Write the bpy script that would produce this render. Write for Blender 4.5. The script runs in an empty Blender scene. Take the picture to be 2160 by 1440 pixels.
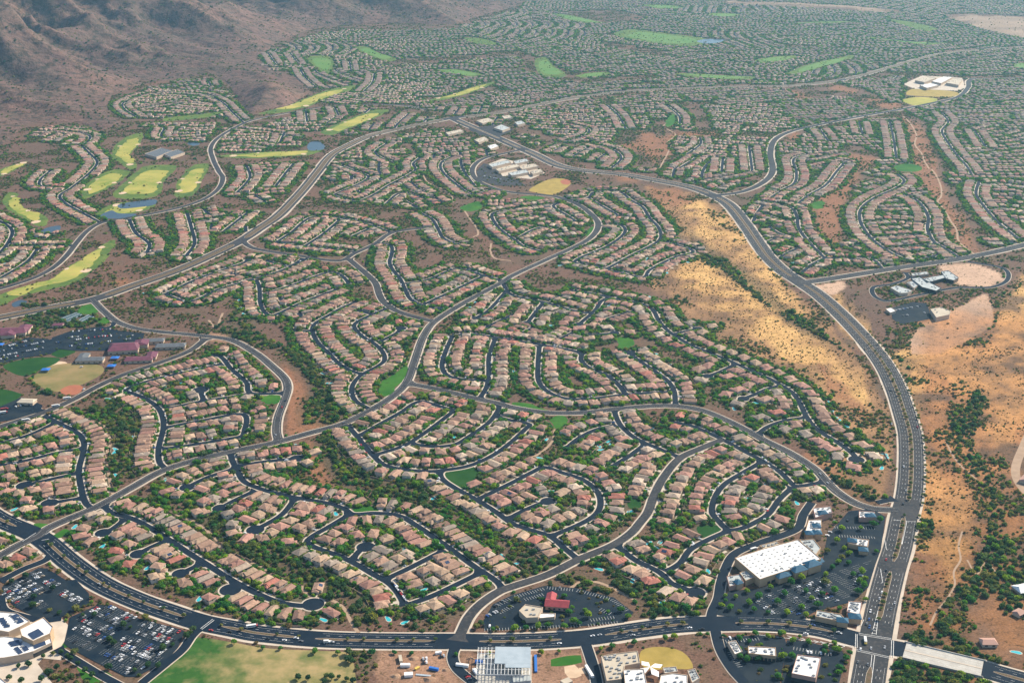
import bpy, math, random
import numpy as np
random.seed(7); RNG = np.random.default_rng(11)
SC = bpy.context.scene; COL = SC.collection

# ------------------------------------------------------------------ camera, sky, sun, exposure
CAM_H = 690.0; FPX = 2650.0; PITCH = math.atan(1000.0/FPX)
cam = bpy.data.cameras.new('camera'); camo = bpy.data.objects.new('camera', cam); COL.objects.link(camo)
cam.sensor_width = 36.0; cam.lens = 36.0*FPX/2160.0; cam.clip_start = 1.0; cam.clip_end = 60000.0
camo.location = (0, 0, CAM_H); camo.rotation_euler = (math.pi/2-PITCH, 0, 0)
SC.camera = camo
SUN_EL = math.radians(38); SUN_AZ = math.radians(37)       # azimuth measured from +x towards +y
sdir = (math.cos(SUN_EL)*math.cos(SUN_AZ), math.cos(SUN_EL)*math.sin(SUN_AZ), math.sin(SUN_EL))
W = bpy.data.worlds.new('World'); SC.world = W; W.use_nodes = True
nt = W.node_tree; nt.nodes.clear()
sky = nt.nodes.new('ShaderNodeTexSky'); sky.sky_type = 'NISHITA'; sky.sun_disc = False
sky.sun_elevation = SUN_EL; sky.sun_rotation = math.pi/2-SUN_AZ; sky.altitude = 700; sky.dust_density = 1.6
bg = nt.nodes.new('ShaderNodeBackground'); bg.inputs[1].default_value = 0.115
wo = nt.nodes.new('ShaderNodeOutputWorld'); nt.links.new(sky.outputs[0], bg.inputs[0]); nt.links.new(bg.outputs[0], wo.inputs[0])
sl = bpy.data.lights.new('sun', 'SUN'); sl.energy = 4.6; sl.angle = math.radians(0.6); sl.color = (1.0, 0.88, 0.70)
so = bpy.data.objects.new('sun', sl); COL.objects.link(so); so.location = (0, 0, 1500)
from mathutils import Vector
so.rotation_euler = Vector(sdir).to_track_quat('Z', 'Y').to_euler()
SC.view_settings.view_transform = 'Standard'; SC.view_settings.look = 'None'
SC.view_settings.exposure = 0.76; SC.view_settings.gamma = 1.0; SC.view_settings.use_curve_mapping = False
SC.cycles.max_bounces = 4; SC.cycles.diffuse_bounces = 2; SC.cycles.glossy_bounces = 2
SC.cycles.transmission_bounces = 2; SC.cycles.volume_bounces = 0; SC.cycles.use_denoising = True
HAZE_DENSITY = 3.4e-5

# ------------------------------------------------------------------ pixel of the photograph -> place on the ground
SP, CP = math.sin(PITCH), math.cos(PITCH)
def at(px, py, z=0.0):
    px = np.asarray(px, float); py = np.asarray(py, float)
    xc = (px-1080)/FPX; yc = (720-py)/FPX
    t = (CAM_H-z)/(SP-yc*CP)
    return np.stack([xc*t, (CP+yc*SP)*t], -1)
def proj(P):
    P = np.asarray(P, float); x, y = P[..., 0], P[..., 1]; z = P[..., 2]-CAM_H if P.shape[-1] > 2 else -CAM_H
    d = y*CP-z*SP; u = y*SP+z*CP
    return np.stack([1080+FPX*x/d, 720-FPX*u/d], -1)
def pts(s): return np.array([[float(v) for v in q.split(',')] for q in s.split()])
def W2(s, z=0.0):
    p = pts(s) if isinstance(s, str) else np.asarray(s, float)
    return at(p[:, 0], p[:, 1], z)
def catmull(P, step=4.0, closed=False):
    P = np.asarray(P, float); n = len(P); out = []
    if n < 3 and not closed:
        L = np.linalg.norm(P[1]-P[0]); k = max(2, int(L/step)+1)
        return P[0]+(P[1]-P[0])*np.linspace(0, 1, k)[:, None]
    rngi = range(n) if closed else range(n-1)
    for i in rngi:
        if closed: a, b, c, d = P[(i-1) % n], P[i], P[(i+1) % n], P[(i+2) % n]
        else:
            b, c = P[i], P[i+1]; a = P[i-1] if i else 2*b-c; d = P[i+2] if i+2 < n else 2*c-b
        k = max(1, int(np.linalg.norm(c-b)/step))
        t = np.arange(k)[:, None]/k
        # centripetal-ish: tension keeps long/short spans from overshooting
        m1 = (c-a)*np.linalg.norm(c-b)/(np.linalg.norm(c-b)+np.linalg.norm(b-a)+1e-9)
        m2 = (d-b)*np.linalg.norm(c-b)/(np.linalg.norm(c-b)+np.linalg.norm(d-c)+1e-9)
        out.append((2*t**3-3*t**2+1)*b+(t**3-2*t**2+t)*m1+(-2*t**3+3*t**2)*c+(t**3-t**2)*m2)
    if not closed: out.append(P[-1:])
    return np.concatenate(out)
def arclen(P): return np.concatenate([[0], np.cumsum(np.linalg.norm(np.diff(P, axis=0), axis=1))])
def normals(P):
    t = np.gradient(P, axis=0); t /= np.linalg.norm(t, axis=1)[:, None]+1e-9
    return np.stack([-t[:, 1], t[:, 0]], 1)
def inpoly(P, poly):
    x, y = P[:, 0], P[:, 1]; r = np.zeros(len(P), bool); n = len(poly)
    lo, hi = poly.min(0), poly.max(0); s = np.where((x >= lo[0]) & (x <= hi[0]) & (y >= lo[1]) & (y <= hi[1]))[0]
    if len(s) == 0: return r
    xs, ys = x[s], y[s]; rr = np.zeros(len(s), bool)
    for i in range(n):
        x1, y1 = poly[i]; x2, y2 = poly[(i+1) % n]
        if y1 == y2: continue
        c = ((y1 > ys) != (y2 > ys)) & (xs < (x2-x1)*(ys-y1)/(y2-y1)+x1); rr ^= c
    r[s] = rr; return r
_lat = RNG.random((256, 256))
def vnoise(x, y):
    xi = np.floor(x).astype(int); yi = np.floor(y).astype(int); fx = x-xi; fy = y-yi
    fx = fx*fx*(3-2*fx); fy = fy*fy*(3-2*fy); L = _lat
    a = L[xi & 255, yi & 255]; b = L[(xi+1) & 255, yi & 255]; c = L[xi & 255, (yi+1) & 255]; d = L[(xi+1) & 255, (yi+1) & 255]
    return (a*(1-fx)+b*fx)*(1-fy)+(c*(1-fx)+d*fx)*fy
def fbm(x, y, o=4):
    s = 0; a = .5
    for i in range(o): s = s+a*vnoise(x*2**i+17*i, y*2**i+31*i); a *= .5
    return s/(1-.5**o)

# ------------------------------------------------------------------ materials
def newmat(name, rough=.8, spec=.25):
    m = bpy.data.materials.new(name); m.use_nodes = True; b = m.node_tree.nodes['Principled BSDF']
    b.inputs['Roughness'].default_value = rough; b.inputs['Specular IOR Level'].default_value = spec
    return m, m.node_tree, b
def nd(t, k, **kw):
    n = t.nodes.new(k)
    for a, v in kw.items(): setattr(n, a, v)
    return n
def mixc(t, fac, a, b, mode='MIX'):
    n = nd(t, 'ShaderNodeMix', data_type='RGBA', blend_type=mode)
    for s, v in ((n.inputs[0], fac), (n.inputs[6], a), (n.inputs[7], b)):
        if hasattr(v, 'is_output') or isinstance(v, bpy.types.NodeSocket): t.links.new(v, s)
        else: s.default_value = v if not isinstance(v, tuple) else (*v, 1)[:4]
    return n.outputs[2]
def noise(t, scale, detail=3, rough=.55, lo=.35, hi=.65):
    g = nd(t, 'ShaderNodeNewGeometry'); n = nd(t, 'ShaderNodeTexNoise'); n.inputs['Scale'].default_value = scale
    n.inputs['Detail'].default_value = detail; n.inputs['Roughness'].default_value = rough
    t.links.new(g.outputs['Position'], n.inputs['Vector'])
    r = nd(t, 'ShaderNodeMapRange'); r.inputs[1].default_value = lo; r.inputs[2].default_value = hi
    t.links.new(n.outputs[0], r.inputs[0]); return r.outputs[0]
MATS = {}
def mat(name, c1, c2=None, scale=.2, rough=.85, spec=.2, scale2=None, c3=None, lo=.35, hi=.65):
    m, t, b = newmat(name, rough, spec); c2 = c2 or tuple(v*.8 for v in c1)
    col = mixc(t, noise(t, scale, lo=lo, hi=hi), c1, c2)
    if scale2: col = mixc(t, noise(t, scale2, 2, lo=.5, hi=.75), col, c3)
    t.links.new(col, b.inputs['Base Color']); MATS[name] = m; return m
def attrmat(name, attr, amt=.25, scale=.4, rough=.85, spec=.2, obj=False, fine=None):
    m, t, b = newmat(name, rough, spec)
    if obj: src = nd(t, 'ShaderNodeObjectInfo').outputs['Color']
    else:
        a = nd(t, 'ShaderNodeAttribute'); a.attribute_name = attr; src = a.outputs['Color']
    g = (1-amt, 1-amt, 1-amt); h = (1+amt, 1+amt, 1+amt)
    col = mixc(t, 1.0, src, mixc(t, noise(t, scale), g, h), 'MULTIPLY')
    if fine: col = mixc(t, 1.0, col, mixc(t, noise(t, fine, 2), g, h), 'MULTIPLY')
    t.links.new(col, b.inputs['Base Color']); MATS[name] = m; return m
mat('asphalt_fresh', (.005, .014, .028), (.011, .020, .034), .06, .85, .1)
mat('asphalt_worn', (.052, .052, .056), (.030, .034, .041), .035, .85, .1, .3, (.075, .072, .070))
mat('asphalt_lot', (.005, .015, .029), (.020, .029, .038), .045, .85, .1)
mat('concrete', (.54, .46, .37), (.45, .385, .31), .08, .9)
mat('bridge_concrete', (.46, .44, .39), (.38, .36, .32), .15, .9)
mat('trail_sand', (.38, .265, .18), (.31, .215, .145), .1, .95)
mat('paint_white', (.75, .75, .72), (.6, .6, .58), .5, .7)
mat('paint_yellow', (.7, .5, .1), (.6, .42, .09), .5, .7)
mat('median_soil', (.15, .095, .065), (.11, .085, .052), .25, .95, .1, .8, (.06, .075, .03))
mat('stucco', (.52, .41, .31), (.46, .36, .27), .1, .9)
mat('stucco_tan', (.50, .34, .21), (.43, .30, .19), .1, .9)
mat('stucco_rose', (.45, .27, .21), (.38, .24, .19), .1, .9)
mat('white_roof', (.80, .79, .76), (.66, .65, .63), .06, .8, .2, .25, (.58, .57, .55))
mat('deck_blue', (.36, .42, .46), (.30, .36, .40), .1, .6)
mat('grey_roof', (.42, .45, .44), (.34, .37, .37), .08, .85)
mat('beige_roof', (.50, .44, .34), (.42, .36, .28), .08, .85)
mat('purple_roof', (.17, .055, .085), (.12, .045, .065), .15, .6)
mat('red_roof', (.36, .065, .075), (.28, .05, .06), .3, .7)
mat('blue_roof', (.020, .095, .165), (.016, .075, .135), .3, .7, .2)
mat('slate_roof', (.13, .14, .15), (.10, .11, .12), .2, .6)
mat('glass_dark', (.02, .03, .04), (.03, .04, .05), .5, .15, .5)
mat('garage', (.55, .48, .40), (.5, .43, .36), .3, .7)
mat('solar', (.022, .04, .085), (.03, .05, .10), .4, .25, .5)
mat('steel', (.40, .43, .44), (.33, .36, .37), .2, .5, .4)
mat('unit_grey', (.33, .34, .34), (.25, .26, .26), .5, .6)
mat('turf', (.022, .105, .012), (.055, .16, .018), .03, .95, .1, .12, (.03, .085, .014))
mat('turf_dark', (.010, .055, .010), (.022, .075, .014), .03, .95, .1)
mat('turf_golf', (.11, .165, .030), (.055, .11, .026), .02, .95, .1, .08, (.17, .19, .05))
mat('lime_turf', (.085, .19, .035), (.12, .20, .045), .01, .95)
mat('fairway', (.42, .36, .090), (.19, .24, .045), .012, .95, .1, .10, (.38, .30, .09))
mat('dry_field', (.27, .195, .09), (.15, .14, .05), .022, .95, .1, .15, (.20, .18, .07), lo=.38, hi=.66)
mat('gold_field', (.36, .26, .065), (.27, .20, .045), .06, .95)
mat('sand', (.60, .44, .30), (.5, .36, .24), .1, .95)
mat('bare_dirt', (.40, .26, .165), (.32, .20, .13), .03, .95, .1, .2, (.25, .15, .10))
mat('pale_dirt', (.46, .31, .21), (.37, .25, .17), .02, .95, .1, .1, (.33, .22, .15))
mat('red_dirt', (.36, .13, .07), (.30, .105, .06), .08, .95)
mat('pond', (.02, .04, .055), (.025, .045, .06), .05, .28, .4)
mat('pool_water', (.03, .36, .40), (.04, .42, .46), .6, .15, .5)
mat('court_blue', (.06, .11, .13), (.05, .09, .11), .3, .8)
mat('sail_blue', (.03, .16, .50), (.03, .14, .45), .5, .6)
mat('sail_white', (.8, .8, .78), (.75, .75, .72), .5, .6)
mat('trunk', (.10, .07, .045), (.08, .055, .035), 1.0, .9)
mat('block_wall', (.36, .26, .19), (.30, .22, .16), .2, .9)
mat('tyre', (.015, .015, .015), (.02, .02, .02), 1, .8)
attrmat('roof_obj', '', .16, .35, .8, .2, obj=True, fine=1.3)
attrmat('roof_attr', 'col', .16, .35, .8, .2, fine=1.3)
attrmat('wall_obj', '', .08, .3, .9, .1, obj=True)
attrmat('car_paint', '', .02, 1, .3, .5, obj=True)
attrmat('car_attr', 'col', .02, 1, .3, .5)
m, t, b = newmat('field_mix', .95, .1); MATS['field_mix'] = m
gg = nd(t, 'ShaderNodeNewGeometry'); sx_ = nd(t, 'ShaderNodeSeparateXYZ'); t.links.new(gg.outputs['Position'], sx_.inputs[0])
mr = nd(t, 'ShaderNodeMapRange'); mr.inputs[1].default_value = -292; mr.inputs[2].default_value = -235; t.links.new(sx_.outputs[0], mr.inputs[0])
ma = nd(t, 'ShaderNodeMath', operation='ADD'); mb_ = nd(t, 'ShaderNodeMath', operation='MULTIPLY'); mb_.inputs[1].default_value = 1.3; t.links.new(noise(t, .035, 4, .6, .3, .7), mb_.inputs[0]); t.links.new(mr.outputs[0], ma.inputs[0]); t.links.new(mb_.outputs[0], ma.inputs[1])
mc_ = nd(t, 'ShaderNodeMath', operation='SUBTRACT', use_clamp=True); mc_.inputs[1].default_value = .65; t.links.new(ma.outputs[0], mc_.inputs[0])
gr_ = mixc(t, noise(t, .09, 3), (.020, .080, .014), (.045, .115, .022)); st_ = mixc(t, noise(t, .06, 4, .6, .35, .7), (.36, .265, .125), (.17, .17, .06))
t.links.new(mixc(t, mc_.outputs[0], gr_, st_), b.inputs['Base Color'])
def foliage(name, a, b, c):
    m, t, bs = newmat(name, .85, .15)
    oi = nd(t, 'ShaderNodeObjectInfo'); rp = nd(t, 'ShaderNodeValToRGB'); e = rp.color_ramp.elements
    e[0].color = (*a, 1); e[1].color = (*c, 1); x = e.new(.5); x.color = (*b, 1)
    t.links.new(oi.outputs['Random'], rp.inputs[0])
    col = mixc(t, 1.0, rp.outputs[0], mixc(t, noise(t, 1.1, 2), (.62, .62, .62), (1.35, 1.35, 1.3)), 'MULTIPLY')
    t.links.new(col, bs.inputs['Base Color']); tr = nd(t, 'ShaderNodeBsdfTranslucent'); t.links.new(mixc(t, 1.0, col, (1.25, 1.2, .55), 'MULTIPLY'), tr.inputs[0])
    mx = nd(t, 'ShaderNodeMixShader'); mx.inputs[0].default_value = .5; t.links.new(bs.outputs[0], mx.inputs[1]); t.links.new(tr.outputs[0], mx.inputs[2]); t.links.new(mx.outputs[0], t.nodes['Material Output'].inputs['Surface'])
    MATS[name] = m; return m
foliage('leaf_yard', (.034, .165, .055), (.088, .25, .038), (.26, .37, .036))
foliage('leaf_desert', (.060, .125, .058), (.120, .170, .058), (.24, .24, .070))
foliage('leaf_dark', (.032, .090, .046), (.050, .120, .048), (.08, .15, .05))
foliage('leaf_scrub', (.085, .080, .038), (.15, .115, .055), (.23, .165, .08))

# ------------------------------------------------------------------ mesh helpers
def mesh(name, V, F, mats, fm=None, col=None, smooth=False):
    me = bpy.data.meshes.new(name)
    V = np.asarray(V, np.float32)
    if isinstance(F, np.ndarray):
        k = F.shape[1]; me.vertices.add(len(V)); me.vertices.foreach_set('co', V.ravel())
        me.loops.add(F.size); me.loops.foreach_set('vertex_index', F.astype(np.int32).ravel())
        me.polygons.add(len(F)); me.polygons.foreach_set('loop_start', np.arange(len(F), dtype=np.int32)*k)
        me.update(calc_edges=True)
    else:
        me.from_pydata(V.tolist(), [], F); me.update()
    for m in (mats if isinstance(mats, (list, tuple)) else [mats]): me.materials.append(MATS[m] if isinstance(m, str) else m)
    if fm is not None: me.polygons.foreach_set('material_index', np.asarray(fm, np.int32))
    if col is not None:
        a = me.color_attributes.new('col', 'FLOAT_COLOR', 'POINT'); c = np.ones((len(V), 4), np.float32); c[:, :3] = col
        a.data.foreach_set('color', c.ravel())
    if smooth: me.polygons.foreach_set('use_smooth', np.ones(len(me.polygons), bool))
    return me
def link(name, me, parent=None, loc=None, rz=0.0):
    o = bpy.data.objects.new(name, me); COL.objects.link(o)
    if parent: o.parent = parent
    if loc is not None: o.location = loc
    if rz: o.rotation_euler = (0, 0, rz)
    return o
LABELS = {}
def tag(o, label, cat=None, group=None, kind=None):
    o['label'] = label
    if cat: o['category'] = cat
    if group: o['group'] = group
    if kind: o['kind'] = kind
    return o
def empty(name, loc, rz=0.0):
    o = bpy.data.objects.new(name, None); COL.objects.link(o); o.location = loc; o.rotation_euler = (0, 0, rz); o.empty_display_size = .5; return o
class MB:
    def __init__(s): s.V = []; s.F = []
    def add(s, V, F):
        n = len(s.V); s.V += [tuple(map(float, v)) for v in V]; s.F += [tuple(i+n for i in f) for f in F]; return s
    def box(s, x0, x1, y0, y1, z0, z1):
        return s.add([(x0, y0, z0), (x1, y0, z0), (x1, y1, z0), (x0, y1, z0), (x0, y0, z1), (x1, y0, z1), (x1, y1, z1), (x0, y1, z1)],
                     [(3, 2, 1, 0), (4, 5, 6, 7), (0, 1, 5, 4), (1, 2, 6, 5), (2, 3, 7, 6), (3, 0, 4, 7)])
    def prism(s, P, z0, z1):
        n = len(P); P = np.asarray(P); A = sum(P[i][0]*P[(i+1) % n][1]-P[(i+1) % n][0]*P[i][1] for i in range(n))
        if A < 0: P = P[::-1]
        return s.add([(p[0], p[1], z0) for p in P]+[(p[0], p[1], z1) for p in P],
                     [tuple(range(n))[::-1], tuple(range(n, 2*n))]+[(i, (i+1) % n, n+(i+1) % n, n+i) for i in range(n)])
    def roof(s, x0, x1, y0, y1, z, slope=.36, axis='y', h0=1.0, h1=1.0, th=.22):
        """hip (h=1) or gable (h=0) roof at each ridge end, over a rectangle, solid with eave thickness"""
        if axis == 'x':
            m = MB().roof(y0, y1, x0, x1, z, slope, 'y', h0, h1, th)
            return s.add([(v[1], v[0], v[2]) for v in m.V], [f[::-1] for f in m.F])
        w = (x1-x0)/2; zr = z+th+w*slope; xm = (x0+x1)/2; ya = y0+h0*w; yb = y1-h1*w
        if ya > yb: ya = yb = (ya+yb)/2
        V = [(x0, y0, z), (x1, y0, z), (x1, y1, z), (x0, y1, z), (x0, y0, z+th), (x1, y0, z+th), (x1, y1, z+th), (x0, y1, z+th), (xm, ya, zr), (xm, yb, zr)]
        return s.add(V, [(3, 2, 1, 0), (0, 1, 5, 4), (1, 2, 6, 5), (2, 3, 7, 6), (3, 0, 4, 7), (4, 5, 8), (5, 6, 9, 8), (6, 7, 9), (7, 4, 8, 9)])
    def mesh(s, name, m): return mesh(name, s.V, s.F, m)
def ribbon_arrays(P, hw, z):
    N = normals(P); h = np.asarray(hw); h = h[:, None] if h.ndim else h
    L = P+N*h; R = P-N*h; n = len(P)
    V = np.zeros((2*n, 3)); V[:n, :2] = L; V[n:, :2] = R; V[:, 2] = z
    i = np.arange(n-1); F = np.stack([i, i+n, i+n+1, i+1], 1)
    return V, F
class RB:
    def __init__(s): s.V = []; s.F = []; s.n = 0
    def add(s, V, F): s.V.append(V); s.F.append(F+s.n); s.n += len(V)
    def rib(s, P, hw, z):
        if len(P) > 1: s.add(*ribbon_arrays(P, hw, z))
    def quad(s, a, b, w, z):
        a = np.asarray(a); b = np.asarray(b); d = (b-a)/(np.linalg.norm(b-a)+1e-9); n = np.array([-d[1], d[0]])*w/2
        s.add(np.array([[*(a+n), z], [*(a-n), z], [*(b-n), z], [*(b+n), z]]), np.array([[0, 1, 2, 3]]))
    def disc(s, c, r, z, k=20, ry=None):
        a = np.arange(k)*2*math.pi/k; V = np.zeros((k+1, 3)); V[:k, 0] = c[0]+r*np.cos(a); V[:k, 1] = c[1]+(ry or r)*np.sin(a); V[k, :2] = c; V[:, 2] = z
        i = np.arange(0, k, 2); s.add(V, np.stack([i, (i+1) % k, (i+2) % k, np.full(len(i), k)], 1))
    def build(s, name, m): return mesh(name, np.concatenate(s.V), np.concatenate(s.F), m)
def sheet(name, label, P, z, m, smooth=True, step=6.0, parent=None, kind='structure', cat=None, rough=0.0):
    Q = catmull(P, step if not rough else step*.6, True) if smooth else np.asarray(P)
    if rough: Q = Q+np.stack([fbm(Q[:, 0]/22, Q[:, 1]/22)-.5, fbm(Q[:, 0]/22+40, Q[:, 1]/22+9)-.5], 1)*rough+np.stack([vnoise(Q[:, 0]/7, Q[:, 1]/7)-.5, vnoise(Q[:, 0]/7+40, Q[:, 1]/7+9)-.5], 1)*rough*.28
    V = [(p[0], p[1], z) for p in Q]
    A = sum(Q[i][0]*Q[(i+1) % len(Q)][1]-Q[(i+1) % len(Q)][0]*Q[i][1] for i in range(len(Q)))
    f = list(range(len(Q))) if A > 0 else list(range(len(Q)))[::-1]
    o = link(name, mesh(name, V, [f], m), parent)
    if parent is None: tag(o, label, cat, kind=kind)
    return o
ORD = ['first', 'second', 'third', 'fourth', 'fifth', 'sixth', 'seventh', 'eighth', 'ninth', 'tenth', 'eleventh', 'twelfth', 'thirteenth', 'fourteenth',
       'fifteenth', 'sixteenth', 'seventeenth', 'eighteenth', 'nineteenth', 'twentieth']
def ordn(i):
    if i < 20: return ORD[i]
    n = i+1; s = {1: 'st', 2: 'nd', 3: 'rd'}.get(n % 10 if n//10 % 10 != 1 else 0, 'th'); return '%d%s' % (n, s)

# ------------------------------------------------------------------ the road plan (traced on the ground)
MAIN = [  # key, half width, median half width, median gaps (px,py,r), label, trace
 ('A1', 12.4, 1.7, [(70, 1128, 24), (425, 1312, 16), (965, 1352, 18), (1232, 1345, 15), (1505, 1315, 18), (1845, 1358, 34), (650, 1346, 6)],
  'wide dark divided boulevard curving along the bottom past the school fields',
  '-60,1055 0,1095 82,1132 150,1187 212,1230 287,1265 362,1292 425,1312 500,1327 540,1335 665,1347 790,1351 965,1352 1080,1353 1230,1345 1355,1327 1430,1318 1505,1315 1620,1315 1720,1325 1795,1344 1845,1358 1912,1371'),
 ('A1b', 13.0, 2.0, [(2072, 1410, 5)], 'dark boulevard end beyond the concrete bridge deck',
  '2066,1408 2110,1421 2160,1435 2260,1462'),
 ('A2', 14.8, 2.6, [(1845, 1357, 34), (1912, 1074, 16), (1683, 593, 18), (1505, 413, 14), (955, 250, 30), (1870, 1192, 10), (1105, 315, 12), (1060, 294, 8)],
  'six lane divided avenue sweeping up the right side past the golden wash',
  '1822,1500 1831,1440 1845,1357 1860,1280 1880,1200 1895,1150 1908,1085 1917,1050 1922,995 1920,920 1910,880 1890,820 1865,770 1827,720 1775,665 1727,622 1687,595 1652,572 1620,542 1605,522 1567,467 1535,430 1502,412 1455,395 1380,380 1305,367 1230,360 1180,350 1130,327 1080,305 1040,287 977,260 955,250'),
 ('A3', 12.5, 5.4, [(195, 632, 22), (510, 510, 18), (955, 249, 30), (1775, 169, 20)],
  'pale divided parkway climbing diagonally from the left edge through the middle',
  '-60,680 0,670 100,650 195,632 275,605 375,570 450,537 510,507 545,484 585,457 622,420 647,392 670,363 700,327 735,307 780,287 840,272 915,257 955,249 1002,244 1080,233 1180,212 1280,197 1380,189 1505,184 1620,182 1695,179 1770,170 1845,152 1920,130 1995,112 2070,105 2160,99 2250,94'),
 ('A4', 7.6, 0, [], 'winding collector road in the upper right leading to the white school',
  '1505,413 1555,407 1592,395 1622,375 1630,357 1625,325 1635,295 1670,277 1745,260 1820,245 1895,232 1970,217 2020,205 2042,185 2050,167 2095,166 2160,164 2240,162'),
 ('A5', 9.5, 0, [], 'pale road running right from the avenue past the low glass campus',
  '1687,595 1710,594 1795,581 1895,565 2020,547 2095,532 2160,517 2240,496'),
 ('C1', 6.0, 0, [], 'long collector road winding from the lower left corner up through the houses',
  '-40,1192 0,1172 45,1147 82,1130 100,1115 150,1092 180,1080 212,1065 275,1030 345,992 425,967 500,950 540,942 585,932 665,910 720,895 785,863 827,837 857,808 872,770 887,725 895,707 915,680 977,640 1060,595 1080,582 1155,547 1230,512 1255,492 1262,472 1252,457 1225,435 1195,422 1167,414 1080,406 1045,398 1012,384 997,367 1000,350 1020,335 1055,326 1105,315'),
 ('C2', 5.6, 0, [], 'looping collector around the reddish wash left of the centre',
  '195,632 203,640 220,657 250,680 300,695 425,708 487,717 540,745 577,775 602,800 607,820 600,845 587,880 584,910 589,932'),
 ('C3', 5.4, 0, [], 'collector road past the purple roofed school and its dry field',
  '435,714 400,740 337,765 262,790 212,812 150,845 87,872 25,892 0,900 -60,918'),
 ('C4', 5.6, 0, [], 'collector road arcing below the middle houses to the right avenue',
  '862,809 915,819 1002,840 1052,851 1080,859 1155,870 1230,870 1305,862 1380,856 1425,856 1480,865 1530,885 1580,910 1610,927 1670,957 1720,990 1745,1017 1770,1040 1807,1062 1845,1073 1885,1075 1908,1076'),
 ('C5', 5.2, 0, [], 'collector road rising from the boulevard beside the red roofed church',
  '965,1352 975,1330 990,1300 1015,1273 1055,1246 1080,1237 1155,1212 1220,1180 1292,1150 1330,1125 1352,1100 1367,1080 1380,1045 1400,1007 1435,966 1480,945 1525,927'),
 ('C6', 5.4, 0, [], 'collector road crossing above the centre houses from the parkway',
  '512,508 522,517 540,525 615,537 715,550 747,535 790,515 825,492 865,484 915,480'),
 ('C7', 5.6, 0, [], 'short curved collector joining the two centre roads',
  '735,546 752,560 772,577 792,597 800,620 810,637 840,657 902,675 920,677'),
 ('G1', 5.6, 0, [], 'road winding past the golf ponds on the left',
  '900,232 840,222 740,222 690,225 615,237 540,252 515,260 462,290 445,312 450,337 462,362 470,375 462,397 437,417 400,432 350,445 270,460 215,470 185,487 162,512 140,540 112,565 75,585 25,602 -40,620'),
]
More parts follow.
